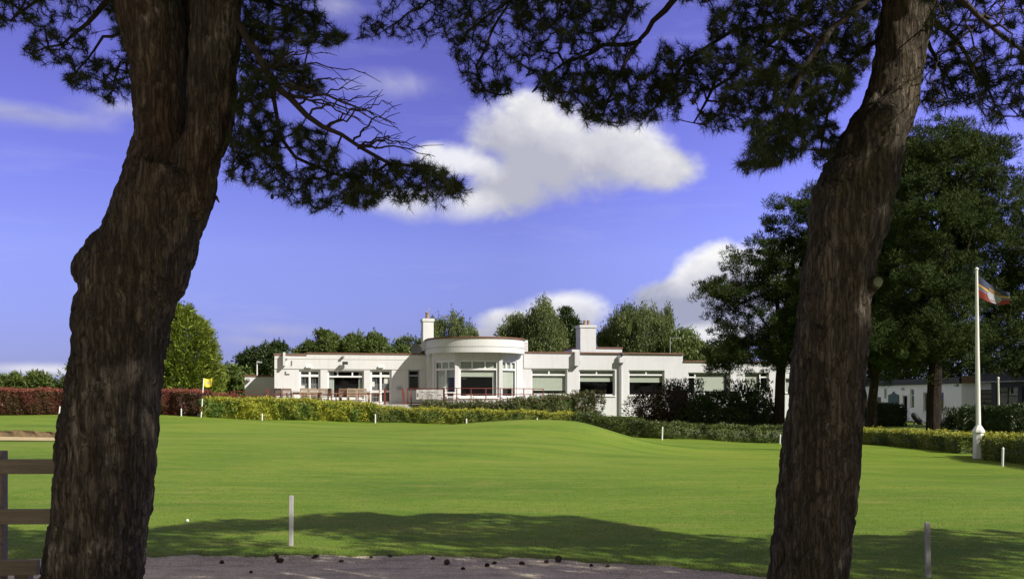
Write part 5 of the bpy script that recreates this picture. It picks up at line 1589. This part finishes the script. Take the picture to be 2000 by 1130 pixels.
def grow(limbs, regions, bare=(), step=.085):
    """limbs: [[(px,py,Y,r)...]] main boughs; regions: [(polygon, tufts, Y near, Y far)].
    Twigs grow from every tuft back to the nearest wood. Returns (branch MB, tuft positions, tuft directions)."""
    nodes, par, wgt, minr = [], [], [], []

    def addn(p, pa, r=0.0):
        nodes.append(np.array(p, float)); par.append(pa); minr.append(r); return len(nodes) - 1
    for lb in limbs:
        prev = -1; pts = [P(*q_[:3]) for q_ in lb]; rr = [q_[3] for q_ in lb]
        for i in range(len(pts) - 1):
            L = (pts[i + 1] - pts[i]).length; k = max(1, int(L / step))
            for j in range(k):
                t = j / k
                p = pts[i].lerp(pts[i + 1], t)
                p += Vector((random.gauss(0, .006), random.gauss(0, .012), random.gauss(0, .006)))
                prev = addn(p, prev, rr[i] * (1 - t) + rr[i + 1] * t)
        addn(pts[-1], prev, rr[-1])
    att = []
    for poly, cnt, y0, y1 in regions:
        q_ = sample_poly(poly, cnt)
        # gather tufts into sprays
        k = max(3, cnt // 14)
        cq = sample_poly(poly, k); cy = rng.uniform(y0, y1, k)
        own = rng.integers(0, k, cnt)
        near = np.argmin(((q_[:, None] - cq[None]) ** 2).sum(-1), 1) if cnt * k < 4e6 else own
        pull = rng.uniform(.0, .6, (cnt, 1))
        q2 = q_ * (1 - pull) + cq[near] * pull
        q2 = q2 + rng.normal(0, 7, q2.shape) * (rng.random((cnt, 1)) < .5)
        yy = cy[near] + rng.normal(0, .16, cnt)
        att.append(Pn(q2[:, 0], q2[:, 1], yy))
    att = np.concatenate(att)
    NA = np.array(nodes)
    buf = np.zeros((len(nodes) + len(att) * 40, 3)); buf[:len(NA)] = NA; cntn = len(NA)
    d0 = np.array([((NA - a) ** 2).sum(1).min() for a in att])
    tip_pos, tip_dir, tip_node = [], [], []
    for i in np.argsort(d0):
        a = att[i]
        d2 = ((buf[:cntn] - a) ** 2).sum(1)
        j = int(np.argmin(d2)); L = math.sqrt(d2[j])
        if L < .02: continue
        k = max(1, int(L / step)); s = buf[j].copy()
        side = rand_dirs(1)[0] * L * .16; prev = j; pp = s
        for m_ in range(1, k + 1):
            t = m_ / k
            p = s + (a - s) * t + side * math.sin(math.pi * t) + np.array([0, 0, -.06 * L * math.sin(math.pi * t)]) + (rng.normal(0, .007, 3) if m_ < k else 0)
            prev = addn(p, prev); buf[cntn] = p; cntn += 1
            dirv = p - pp; pp = p
        tip_pos.append(pp); tip_dir.append(dirv); tip_node.append(prev)
        if L > .2:                                     # a second tuft along the twig
            tip_pos.append(s + (a - s) * .72); tip_dir.append(dirv); tip_node.append(prev)
    n_real = len(nodes)
    w = np.zeros(n_real); kids = np.zeros(n_real, int)
    for i in tip_node: w[i] += 1
    for i in range(n_real - 1, -1, -1):
        if par[i] >= 0: w[par[i]] += w[i]
    rad = np.maximum(.0014 * np.maximum(w, .6) ** .36, np.array(minr))
    mb = MB()
    # chains: follow the heaviest child
    child = {}
    for i in range(n_real):
        if par[i] >= 0: child.setdefault(par[i], []).append(i)
    starts = [(i, -1) for i in range(n_real) if par[i] < 0]
    while starts:
        i, pa = starts.pop()
        ch = [pa] if pa >= 0 else []
        ch.append(i)
        while ch[-1] in child:
            cs = sorted(child[ch[-1]], key=lambda c_: -rad[c_])
            for c_ in cs[1:]: starts.append((c_, ch[-1]))
            ch.append(cs[0])
        if len(ch) > 1:
            rr = [rad[c_] for c_ in ch]
            if pa >= 0: rr[0] = min(rr[0], rr[1] * 1.3)
            mb.tube([nodes[c_] for c_ in ch], rr, 8 if max(rr) > .02 else 5 if max(rr) > .006 else 3, cap=False)
    for bt in bare:
        pts = [P(*b_[:3]) for b_ in bt]; k = 7; out = []
        for i in range(len(pts) - 1):
            for j in range(k): out.append(pts[i].lerp(pts[i + 1], j / k) + Vector((random.gauss(0, .008), random.gauss(0, .01), random.gauss(0, .008))))
        out.append(pts[-1]); rr = list(np.linspace(bt[0][3], .0018, len(out)))
        mb.tube(out, rr, 5, cap=False)
        for j in range(3, len(out) - 2, 3):
            d = (out[j + 1] - out[j]).normalized(); e = out[j] + (d * random.uniform(.5, 1.2) + Vector((random.gauss(0, .3), random.gauss(0, .4), random.gauss(0, .4)))) * random.uniform(.06, .20)
            mb.tube([out[j], out[j].lerp(e, .5) + Vector((0, 0, .008)), e], [rr[j] * .6, .003, .0016], 3, cap=False)
    return mb, np.array(tip_pos), np.array(tip_dir)


SUNV = np.array([math.sin(R(56)) * math.cos(R(36.5)), -math.cos(R(56)) * math.cos(R(36.5)), math.sin(R(36.5))])


def sun_gap(p):
    """openings between the boughs where the photo shows sun reaching the bark"""
    out = np.zeros(len(p), bool)
    for (px, py), rr in zip(((1822, 40), (1806, 110), (1790, 170), (1776, 230), (1694, 610)), (.24, .24, .22, .18, .13)):
        d = p - np.array(P(px, py, 6.2)); t = d @ SUNV
        out |= (t > .05) & (np.linalg.norm(d - t[:, None] * SUNV, axis=1) < rr)
    return out


def crown_up(blobs, n, lean=0.0):
    """off-picture upper crown: tuft positions in ellipsoids, kept out of the picture's lower part"""
    out = []
    for c, r, k in blobs:
        m_ = int(n * k); d = rand_dirs(m_) * rng.uniform(.35, 1, (m_, 1)) ** .5
        cc = np.array(c) + d * np.array(r)
        out.append(cc)
    p = np.concatenate(out)
    px = 1000 + FPX * p[:, 0] / np.maximum(p[:, 1], .05); py = HOR - FPX * (p[:, 2] - CZ) / np.maximum(p[:, 1], .05)
    vis = (p[:, 1] > .1) & (px > -60) & (px < 2060) & (py > -45)
    # the crowns stop where the photo's shade stops on the grass
    lx_ = p[:, 0] - 1.12 * p[:, 2]
    lim = np.interp(lx_, [-9, -6.3, -4.5, -4.0, -2.4, .9, 1.5, 3.0, 4, 6, 9], [12.2, 12.2, 12.0, 13.2, 14.0, 13.9, 12.3, 11.6, 11.8, 12.3, 12.3])
    reach = p[:, 1] + .755 * p[:, 2] + .22 * np.sin(lx_ * 3.3) + .12 * np.sin(lx_ * 7.1)
    ok = ~vis & (p[:, 2] > 2.2) & (reach < lim)
    return p[ok & ~sun_gap(p)]


# ---- right pine
limbsR = [
    [(1778, -330, 6.3, 0.0434), (1640, -260, 6.5, 0.0372), (1500, -180, 6.8, 0.0310), (1400, -90, 7.0, 0.0273), (1298, 20, 7.1, 0.0223), (1278, 42, 7.1, 0.0186), (1250, 80, 7.1, 0.0149), (1222, 115, 7.1, 0.0112), (1198, 165, 7.1, 0.0062), (1180, 220, 7.0, 0.0031)],
    [(1500, -180, 6.8, 0.0248), (1300, -120, 7.3, 0.0198), (1120, -60, 7.5, 0.0161), (1000, -5, 7.6, 0.0124), (920, 55, 7.6, 0.0074), (880, 110, 7.6, 0.0037)],
    [(1120, -60, 7.5, 0.0124), (960, -60, 7.8, 0.0112), (818, 14, 7.9, 0.0074), (778, 44, 7.9, 0.0062), (731, 71, 7.9, 0.0037), (690, 78, 7.9, 0.0019)],
    [(1780, -60, 6.3, 0.0310), (1700, -10, 6.1, 0.0236), (1630, 50, 6.0, 0.0174), (1585, 110, 5.9, 0.0124), (1550, 180, 5.9, 0.0081), (1520, 270, 5.9, 0.0037)],
    [(1785, -120, 6.3, 0.0310), (1640, -60, 6.6, 0.0223), (1545, 50, 6.8, 0.0161), (1450, 130, 6.9, 0.0112), (1392, 172, 6.9, 0.0062), (1355, 240, 6.9, 0.0025)],
    [(1545, 50, 6.8, 0.0124), (1430, 60, 7.0, 0.0093), (1340, 120, 7.0, 0.0068), (1290, 190, 7.0, 0.0043), (1270, 240, 7.0, 0.0019)],
    [(1765, 60, 6.35, 0.0217), (1690, 90, 6.5, 0.0149), (1640, 150, 6.5, 0.0099), (1612, 240, 6.5, 0.0056), (1602, 320, 6.5, 0.0025)],
    [(1250, 80, 7.1, 0.0099), (1180, 90, 7.3, 0.0074), (1090, 130, 7.4, 0.0050), (1040, 180, 7.4, 0.0025)],
    [(1000, -5, 7.6, 0.0087), (960, 60, 7.7, 0.0062), (930, 130, 7.7, 0.0037), (950, 200, 7.7, 0.0019)],
    [(1790, 20, 6.3, 0.0248), (1850, 60, 6.5, 0.0174), (1900, 130, 6.6, 0.0112), (1945, 200, 6.6, 0.0062), (1970, 255, 6.6, 0.0025)],
    [(1785, -60, 6.3, 0.0279), (1880, 0, 6.1, 0.0186), (1960, 70, 6.0, 0.0124), (2060, 150, 6.0, 0.0062)],
    [(1795, 60, 6.4, 0.0186), (1832, 120, 6.8, 0.0112), (1850, 190, 6.9, 0.0050), (1845, 225, 6.9, 0.0025)],
]
regR = [
    # thin left fringe
    ([(692, 74), (700, 40), (740, -10), (830, -30), (900, 20), (880, 84), (850, 78), (800, 84), (752, 74), (725, 92), (705, 86)], 201, 7.5, 8.1),
    # dense band along the top edge
    ([(830, -60), (1290, -60), (1260, 30), (1180, 60), (1060, 70), (960, 60), (900, 70), (850, 20)], 1000, 6.8, 8.0),
    ([(990, -20), (1240, -20), (1220, 60), (1130, 70), (1010, 62)], 465, 6.8, 7.8),
    # left hanging fringe
    ([(860, 60), (950, 70), (1010, 150), (1000, 188), (970, 200), (945, 208), (912, 180), (886, 112)], 294, 7.3, 7.9),
    # middle
    ([(960, 60), (1230, 60), (1260, 130), (1150, 190), (1060, 185), (1010, 150)], 434, 6.9, 7.7),
    ([(1050, 140), (1260, 130), (1330, 150), (1330, 225), (1290, 240), (1255, 240), (1225, 238), (1200, 246), (1175, 240), (1140, 240), (1100, 212), (1062, 190)], 868, 6.7, 7.5),
    # right of the gap, left of the trunk
    ([(1390, 20), (1500, -40), (1720, -60), (1712, 60), (1690, 140), (1600, 150), (1480, 150), (1420, 140), (1370, 110)], 2000, 5.8, 7.2),
    ([(1290, 80), (1370, 100), (1420, 140), (1400, 170), (1350, 196), (1290, 200), (1270, 150)], 403, 6.7, 7.2),
    ([(1320, -60), (1440, -60), (1400, 6), (1320, 8)], 186, 6.6, 7.3),
    ([(1430, 130), (1690, 130), (1640, 210), (1590, 240), (1520, 250), (1440, 215), (1400, 190)], 900, 5.8, 7.0),
    ([(1400, 190), (1450, 210), (1470, 240), (1430, 258), (1400, 262), (1370, 250), (1356, 228), (1380, 215)], 124, 6.6, 7.0),
    ([(1460, 230), (1600, 225), (1570, 300), (1540, 322), (1490, 330), (1450, 334), (1440, 318), (1465, 285)], 589, 5.7, 6.3),
    ([(1590, 240), (1640, 230), (1640, 290), (1606, 325), (1582, 320), (1580, 270)], 139, 6.3, 6.7),
    # right of the trunk
    ([(1800, -60), (2060, -60), (2060, 130), (1960, 130), (1880, 130), (1815, 110)], 868, 5.7, 6.9),
    ([(1810, 100), (1900, 120), (1960, 130), (1930, 190), (1900, 215), (1868, 215), (1830, 218), (1796, 205)], 356, 6.3, 7.1),
    ([(1900, 130), (2050, 120), (2050, 225), (1990, 235), (1975, 210), (1966, 250), (1932, 252), (1905, 215)], 310, 6.0, 6.9),
]
mbR, tpR, tdR = grow(limbsR, regR)
mbR.build('branches', M['twig'], right, smooth=True)
kp = ~sun_gap(tpR); tpR, tdR = tpR[kp], tdR[kp]
T1 = tufts(tpR, tdR + np.array([0, 0, .004]), 32, .066, .0027, 10, 82, .06)
tri_mesh('needles', T1, M['needle'], right)
# ---- left pine
limbsL = [
    [(440, 20, 6.28, 0.0340), (472, 58, 6.2, 0.0286), (503, 103, 6.1, 0.0245), (531, 159, 6.0, 0.0218), (567, 187, 6.0, 0.0190), (599, 223, 6.0, 0.0170), (631, 247, 6.0, 0.0143), (671, 267, 6.0, 0.0122), (703, 287, 6.0, 0.0102), (735, 307, 6.0, 0.0082), (760, 318, 6.0, 0.0068), (838, 331, 6.0, 0.0048), (905, 366, 6.0, 0.0020)],
    [(531, 159, 6.0, 0.0163), (545, 223, 6.15, 0.0122), (551, 271, 6.2, 0.0102), (579, 303, 6.2, 0.0082), (623, 327, 6.2, 0.0061), (655, 341, 6.2, 0.0048), (703, 352, 6.2, 0.0020)],
    [(551, 271, 6.2, 0.0075), (519, 291, 6.3, 0.0054), (480, 311, 6.3, 0.0034), (450, 340, 6.3, 0.0020)],
    [(760, 318, 6.0, 0.0054), (735, 340, 5.9, 0.0041), (725, 375, 5.9, 0.0020)],
    [(435, 60, 6.2, 0.0204), (490, 50, 6.6, 0.0150), (560, 60, 6.7, 0.0095), (640, 72, 6.7, 0.0041), (680, 75, 6.7, 0.0020)],
    [(435, -20, 6.2, 0.0204), (500, 0, 6.6, 0.0136), (580, 20, 6.6, 0.0082), (640, 45, 6.6, 0.0034)],
    [(470, 190, 6.4, 0.0095), (490, 150, 6.4, 0.0082), (520, 128, 6.3, 0.0068), (580, 140, 6.3, 0.0041), (630, 165, 6.3, 0.0020)],
    [(280, -60, 6.35, 0.0340), (215, -10, 6.6, 0.0231), (170, 50, 6.7, 0.0150), (120, 85, 6.8, 0.0088), (60, 105, 6.8, 0.0027)],
    [(265, 50, 6.5, 0.0177), (205, 75, 6.8, 0.0109), (170, 115, 6.9, 0.0068), (140, 150, 6.9, 0.0027)],
    [(262, 110, 6.5, 0.0109), (240, 125, 6.8, 0.0075), (225, 160, 6.9, 0.0048), (215, 200, 6.9, 0.0020)],
    [(270, -100, 6.35, 0.0340), (150, -60, 6.5, 0.0204), (70, 0, 6.6, 0.0122), (20, 40, 6.6, 0.0041)],
]
regL = [
    ([(472, -60), (600, -60), (630, 20), (668, 55), (684, 76), (660, 90), (600, 92), (560, 84), (500, 96), (470, 80)], 837, 6.2, 6.9),
    ([(470, 90), (560, 90), (600, 130), (640, 170), (620, 190), (560, 180), (520, 200), (462, 190)], 486, 5.9, 6.5),
    ([(462, 190), (520, 200), (560, 250), (545, 300), (470, 300), (446, 290)], 330, 5.9, 6.4),
    ([(436, 345), (450, 290), (545, 290), (560, 330), (520, 350), (470, 356)], 175, 6.0, 6.5),
    ([(560, 230), (640, 260), (660, 300), (640, 330), (580, 300)], 175, 5.9, 6.3),
    ([(490, 356), (560, 330), (640, 320), (700, 330), (690, 380), (660, 404), (620, 414), (560, 394)], 300, 5.9, 6.4),
    ([(690, 310), (745, 312), (760, 380), (730, 402), (712, 412), (660, 402), (650, 385), (690, 350)], 256, 5.8, 6.2),
    ([(748, 312), (850, 318), (890, 340), (922, 372), (905, 385), (870, 395), (800, 396), (770, 385), (750, 360)], 360, 5.8, 6.2),
    ([(-40, -60), (215, -60), (205, 20), (150, 40), (100, 50), (60, 62), (-40, 60)], 445, 6.3, 6.9),
    ([(28, 80), (90, 50), (180, 60), (170, 110), (120, 130), (70, 118), (40, 108)], 148, 6.5, 7.0),
    ([(200, -20), (260, 10), (268, 110), (250, 120), (215, 60)], 135, 6.5, 6.9),
    ([(116, 150), (150, 120), (200, 110), (262, 110), (268, 170), (240, 190), (215, 204), (195, 186), (150, 175)], 229, 6.6, 7.0),
]
fan = [(715, 142), (683, 151), (705, 172), (740, 185), (766, 199), (762, 213), (772, 240), (777, 250), (781, 270), (800, 286), (850, 306), (815, 282), (745, 232), (752, 262), (640, 105), (610, 95), (730, 205)]
bare = []
for i, (x, y) in enumerate(fan):
    sx_, sy_ = [(535, 160), (560, 182), (580, 200), (600, 222), (640, 250), (690, 278)][i % 6] if y > 150 else (520, 130)
    if x > 780: sx_, sy_ = 700, 286
    Yb = 6.0 + random.uniform(-.25, .25)
    bare.append([(sx_, sy_, 6.0, .008), (sx_ + (x - sx_) * .5, sy_ + (y - sy_) * .5 - 10, (6.0 + Yb) / 2, .004), (x, y, Yb, .002)])
mbL, tpL, tdL = grow(limbsL, regL, bare)
mbL.build('branches', M['twig'], left, smooth=True)
tri_mesh('needles', tufts(tpL, tdL + np.array([0, 0, .004]), 32, .064, .0027, 10, 82, .06), M['needle'], left)
# cones among the needles
for tr, tp, k in ((left, tpL, 26), (right, tpR, 40)):
    mb = MB()
    for i in rng.permutation(len(tp))[:k]: mb.ball(tp[i] + np.array([0, 0, -.02]), .012, 6, 1.4)
    o = mb.build('cones', M['cone'], tr); o['kind'] = 'stuff'


def upper(tree, blobs, n, per, lb, rnd):
    p = crown_up(blobs, n)
    d = rand_dirs(len(p)) + np.array([0, 0, .5])
    tri_mesh('upper_needles', tufts(p, d, per, .17, .020, 15, 100, .08), M['needle'], tree)
    mb = MB()
    for s, e, r in lb:
        s, e = Vector(s), Vector(e); m_ = s.lerp(e, .5) + Vector((0, 0, .4))
        mb.tube([s, s.lerp(m_, .5) + Vector((0, 0, .12)), m_, m_.lerp(e, .5) + Vector((0, 0, .1)), e], [r, r * .8, r * .6, r * .4, r * .15], 7)
    mb.build('upper_limbs', M['bark_far'], tree, smooth=True)


tx = P(1800, -300, YT).x
upper(right, [((2.6, 5.0, 7.6), (3.0, 2.8, 1.9), .25), ((4.6, 3.4, 5.6), (2.9, 2.6, 1.7), .30), ((.6, 4.6, 6.4), (2.6, 2.2, 1.3), .17), ((6.2, 4.0, 5.0), (2.2, 2.4, 1.5), .22), ((3.4, 1.6, 6.2), (3.0, 2.0, 1.5), .18), ((0.2, 7.4, 5.9), (2.6, 1.3, .7), .14), ((3.6, 8.7, 6.6), (3.4, 1.5, .9), .34), ((6.4, 8.0, 6.0), (2.4, 1.6, .9), .2)],
      7200, 22, [((tx, 6.3, 5.2), (5.6, 3.6, 5.6), .09), ((tx, 6.2, 6.0), (3.2, 2.4, 6.6), .08), ((tx, 6.2, 6.2), (.4, 4.4, 6.6), .07), ((tx, 6.3, 4.4), (6.8, 4.4, 4.9), .08), ((tx, 6.1, 6.6), (3.6, 5.6, 8.4), .05)], 0)
lx = P(445, -300, YT).x
upper(left, [((-2.4, 5.4, 7.2), (2.6, 2.4, 1.7), .4), ((-4.2, 5.6, 5.8), (2.2, 2.2, 1.2), .25), ((-.6, 5.0, 6.2), (1.8, 2.2, 1.3), .3)],
      3400, 22, [((lx, 6.3, 5.4), (-.4, 5.0, 6.3), .08), ((P(230, -260, YT).x, 6.4, 5.2), (-4.8, 5.6, 6.0), .08), ((lx, 6.3, 6.2), (-2.2, 4.6, 7.6), .06)], 0)
# unseen third pine to the right, added to shade the path and right-hand grass
third = thing('unseen_pine', 'unseen pine beyond the right edge whose shade falls on the grass by the path', 'pine tree', (9.2, 4.6, 0))
trunk_mesh('trunk', [[(Vector((9.2, 4.6, -.1)), .36), (Vector((9.25, 4.6, 1.2)), .27), (Vector((9.1, 4.5, 3.5)), .24), (Vector((9.2, 4.3, 6)), .18), (Vector((9.0, 4.2, 8.5)), .06)]], [], M['bark_right'], third, .03)
upper(third, [((9.2, 4.0, 7.0), (2.8, 2.6, 1.8), .3), ((8.6, 3.0, 5.0), (3.0, 2.4, 1.6), .35), ((11.4, 4.8, 5.2), (2.2, 2.2, 1.3), .2), ((8.8, 7.4, 5.4), (2.6, 1.7, 1.0), .34), ((11.4, 7.8, 5.6), (2.0, 1.6, .9), .2)],
      4600, 22, [((9.1, 4.5, 4.0), (8.0, 2.6, 5.0), .08), ((9.15, 4.4, 4.6), (11.4, 4.8, 5.2), .08), ((9.2, 4.4, 5), (8.4, 6.6, 5.4), .07)], 0)

# ------------------------------------------------------------------ light, sky, camera
AZ, EL = R(56), R(36.5)
tosun = Vector((math.sin(AZ) * math.cos(EL), -math.cos(AZ) * math.cos(EL), math.sin(EL)))
sun = bpy.data.lights.new('sun', 'SUN'); sun.energy = 5.0; sun.angle = R(.5); sun.color = (1.0, .955, .88)
so = bpy.data.objects.new('sun', sun); COL.objects.link(so); so.location = (30, -30, 40)
so.rotation_euler = (-tosun).to_track_quat('-Z', 'Y').to_euler()

world = bpy.data.worlds.new('World'); scene.world = world; world.use_nodes = True
nt = world.node_tree; bg = nt.nodes['Background']
sky = nt.nodes.new('ShaderNodeTexSky'); sky.sky_type = 'NISHITA'; sky.sun_disc = False
sky.sun_elevation = EL; sky.sun_rotation = R(180) - AZ; sky.altitude = 0; sky.air_density = 1.0; sky.dust_density = .4; sky.ozone_density = 3.0
tc = nt.nodes.new('ShaderNodeTexCoord')
sp = nt.nodes.new('ShaderNodeSeparateXYZ'); nt.links.new(tc.outputs['Generated'], sp.inputs[0])
az = math_n(nt, 'ARCTAN2', sp.outputs['X'], sp.outputs['Y'])
el = math_n(nt, 'ARCSINE', sp.outputs['Z'])
elf = math_n(nt, 'MULTIPLY', el, 1 / R(25), clamp=True)
air = ramp(nt, [(.0, (.19, .21, .46)), (.14, (.274, .246, .512)), (.33, (.433, .336, .604)), (.48, (.445, .315, .635)), (.74, (.46, .29, .605)), (1.0, (.42, .28, .52))], elf).outputs[0]
side = math_n(nt, 'MULTIPLY_ADD', math_n(nt, 'MAXIMUM', math_n(nt, 'MINIMUM', az, .5), 0.0), 2.6, 1.47)
sidec = nt.nodes.new('ShaderNodeCombineXYZ')
for i_, k_ in enumerate((.96, .96, 1.0)): nt.links.new(math_n(nt, 'MULTIPLY', side, k_), sidec.inputs[i_])
skyc = mixc(nt, 1.0, mixc(nt, 1.0, sky.outputs[0], air, 'MULTIPLY'), sidec.outputs[0], 'MULTIPLY')


def dirn(px, py):
    k, t = (px - 1000) / FPX, (HOR - py) / FPX
    return math.atan(k), math.atan(t / math.sqrt(1 + k * k))


def comb(x, y, z=0.0):
    n = nt.nodes.new('ShaderNodeCombineXYZ')
    for s, v in zip(n.inputs, (x, y, z)):
        if hasattr(v, 'is_output'): nt.links.new(v, s)
        else: s.default_value = v
    return n.outputs[0]


uvw = comb(az, math_n(nt, 'MULTIPLY', el, 1.25), 0.0)
puff = noise_tex(nt, uvw, 17.0, 10, .58, .25)
wide = noise_tex(nt, comb(az, math_n(nt, 'MULTIPLY', el, 1.3), 3.3), 7.0, 5, .55, .2)
streak = noise_tex(nt, comb(math_n(nt, 'MULTIPLY', az, .35), math_n(nt, 'MULTIPLY', el, 2.2), 7.7), 16.0, 8, .62, .3)


def blob(px, py, rx, ry, pw=1.0):
    """soft ellipse: 1 at the centre, 0 at the rim, negative outside"""
    a, e = dirn(px, py)
    x = math_n(nt, 'MULTIPLY', math_n(nt, 'SUBTRACT', az, a), FPX / rx)
    y = math_n(nt, 'MULTIPLY', math_n(nt, 'SUBTRACT', el, e), FPX / ry)
    d = math_n(nt, 'SQRT', math_n(nt, 'ADD', math_n(nt, 'MULTIPLY', x, x), math_n(nt, 'MULTIPLY', y, y)))
    return math_n(nt, 'MULTIPLY', math_n(nt, 'SUBTRACT', 1.0, d), pw)


def union(bl):
    r = bl[0]
    for b_ in bl[1:]:
        n = nt.nodes.new('ShaderNodeMath'); n.operation = 'SMOOTH_MAX'
        nt.links.new(r, n.inputs[0]); nt.links.new(b_, n.inputs[1]); n.inputs[2].default_value = .15
        r = n.outputs[0]
    return r


def cloud(bl, gain, amp, lo, hi, top, bot, base, opac=1.0, grey=(.47, .48, .57), white=(.93, .925, .93), skew=0.0):
    """returns (coverage, colour): sunlit tops, greyer undersides"""
    global skyc
    D = union([blob(*b_) for b_ in bl])
    D = math_n(nt, 'ADD', D, math_n(nt, 'MULTIPLY', math_n(nt, 'SUBTRACT', puff, .5), amp))
    D = math_n(nt, 'ADD', D, math_n(nt, 'MULTIPLY', math_n(nt, 'SUBTRACT', wide, .5), amp * .7))
    mr = nt.nodes.new('ShaderNodeMapRange'); mr.interpolation_type = 'SMOOTHSTEP'
    nt.links.new(D, mr.inputs[0]); mr.inputs[1].default_value = lo; mr.inputs[2].default_value = hi
    cov = math_n(nt, 'MULTIPLY', mr.outputs[0], opac)
    e0, e1 = dirn(1000, bot)[1], dirn(1000, top)[1]
    lit = math_n(nt, 'DIVIDE', math_n(nt, 'SUBTRACT', el, e0), e1 - e0)
    lit = math_n(nt, 'ADD', lit, math_n(nt, 'MULTIPLY', math_n(nt, 'SUBTRACT', wide, .5), 1.6))
    lit = math_n(nt, 'ADD', lit, math_n(nt, 'MULTIPLY', math_n(nt, 'SUBTRACT', puff, .5), 1.2))
    lit = math_n(nt, 'ADD', lit, base)
    if skew: lit = math_n(nt, 'ADD', lit, math_n(nt, 'MULTIPLY_ADD', az, skew, -skew * dirn(bl[0][0], HOR)[0]))
    thin = nt.nodes.new('ShaderNodeMapRange'); nt.links.new(D, thin.inputs[0])
    thin.inputs[1].default_value = lo; thin.inputs[2].default_value = lo + .4; thin.inputs[3].default_value = .18; thin.inputs[4].default_value = 0
    lit = math_n(nt, 'ADD', lit, thin.outputs[0], clamp=True)
    col = ramp(nt, [(0, grey), (.45, tuple(.55 * g + .45 * w_ for g, w_ in zip(grey, white))), (.85, white)], lit).outputs[0]
    return cov, col


layers = []
layers.append(cloud([(1070, 300, 185, 118), (1000, 265, 108, 80), (1035, 222, 90, 56), (1190, 300, 180, 88), (1290, 325, 100, 60), (1000, 372, 125, 60)], 1, .95, .03, .60, 225, 395, -.42, skew=3.4))
layers.append(cloud([(880, 318, 85, 42), (845, 300, 50, 26), (940, 330, 60, 40)], 1, 1.1, .02, .75, 270, 360, .25, .85))
layers.append(cloud([(800, 398, 120, 40), (910, 400, 110, 42)], 1, 1.0, .0, .9, 360, 440, .0, .7))
layers.append(cloud([(1100, 610, 120, 55), (1010, 632, 110, 40), (1070, 640, 140, 34), (960, 655, 90, 26)], 1, .8, .05, .5, 580, 650, .12, .92))
layers.append(cloud([(1420, 535, 120, 72), (1330, 585, 135, 55), (1500, 560, 170, 110), (1420, 620, 190, 60), (1560, 610, 160, 90)], 1, .75, .08, .42, 480, 600, -.05, 1.0, (.36, .38, .52)))
layers.append(cloud([(1400, 655, 140, 34)], 1, .8, .0, .7, 625, 690, .35, .8))
layers.append(cloud([(60, 226, 190, 30), (20, 215, 130, 26)], 1, .8, .05, 1.1, 190, 260, .4, .6))
layers.append(cloud([(240, 212, 130, 34)], 1, .9, .05, 1.1, 180, 250, .4, .5))
layers.append(cloud([(540, 645, 130, 24), (500, 665, 110, 18)], 1, .7, .05, 1.0, 620, 690, .0, .5, (.42, .42, .62), (.6, .6, .78)))
layers.append(cloud([(80, 722, 150, 18)], 1, .7, .05, 1.0, 700, 740, .4, .7))
layers.append(cloud([(660, 10, 90, 40), (770, 165, 150, 40)], 1, 1.1, .1, 1.3, 0, 200, .4, .35))
# thin high veil
veil = ramp(nt, [(.56, (0, 0, 0)), (.86, (.20, .20, .20))], streak).outputs[0]
SKYK = .105                                     # sky strength

cur = mixc(nt, veil, skyc, tuple(x / SKYK for x in (.45, .46, .65)))
for cov, col in layers:
    sc_ = mixc(nt, 1.0, col, tuple(CLD / SKYK for CLD in (.73, .73, .73)), 'MULTIPLY')
    cur = mixc(nt, cov, cur, sc_)
ovn = noise_tex(nt, tc.outputs['Generated'], 2.2, 6, .6, .4)  # unseen cloud overhead and behind, added to neutralise the ambient light
ovc = ramp(nt, [(.30, (0, 0, 0)), (.44, (1, 1, 1))], ovn).outputs[0]
high = math_n(nt, 'MULTIPLY_ADD', el, 1 / R(10), -2.7, clamp=True)             # above what the photo shows
rear = math_n(nt, 'MULTIPLY_ADD', sp.outputs['Y'], -3.0, -.2, clamp=True)       # behind the viewer
ovf = math_n(nt, 'MULTIPLY', ovc, math_n(nt, 'MAXIMUM', high, rear))
ovl = ramp(nt, [(.45, tuple(x / SKYK for x in (.22, .205, .18))), (.75, tuple(x / SKYK for x in (.42, .39, .34)))], ovn).outputs[0]
cur = mixc(nt, ovf, cur, ovl)
nt.links.new(cur, bg.inputs['Color']); bg.inputs['Strength'].default_value = SKYK

cam = bpy.data.cameras.new('camera'); co_ = bpy.data.objects.new('camera', cam); COL.objects.link(co_)
cam.sensor_width = 36; cam.lens = 36 * FPX / 2000; cam.shift_y = (HOR - 565) / 2000
cam.clip_start = .1; cam.clip_end = 6000
co_.location = (0, 0, CZ); co_.rotation_euler = (R(90), 0, 0)
scene.camera = co_
scene.view_settings.view_transform = 'Standard'; scene.view_settings.look = 'None'
scene.view_settings.exposure = 0.50; scene.view_settings.gamma = 1.0
scene.cycles.max_bounces = 6; scene.cycles.transparent_max_bounces = 12
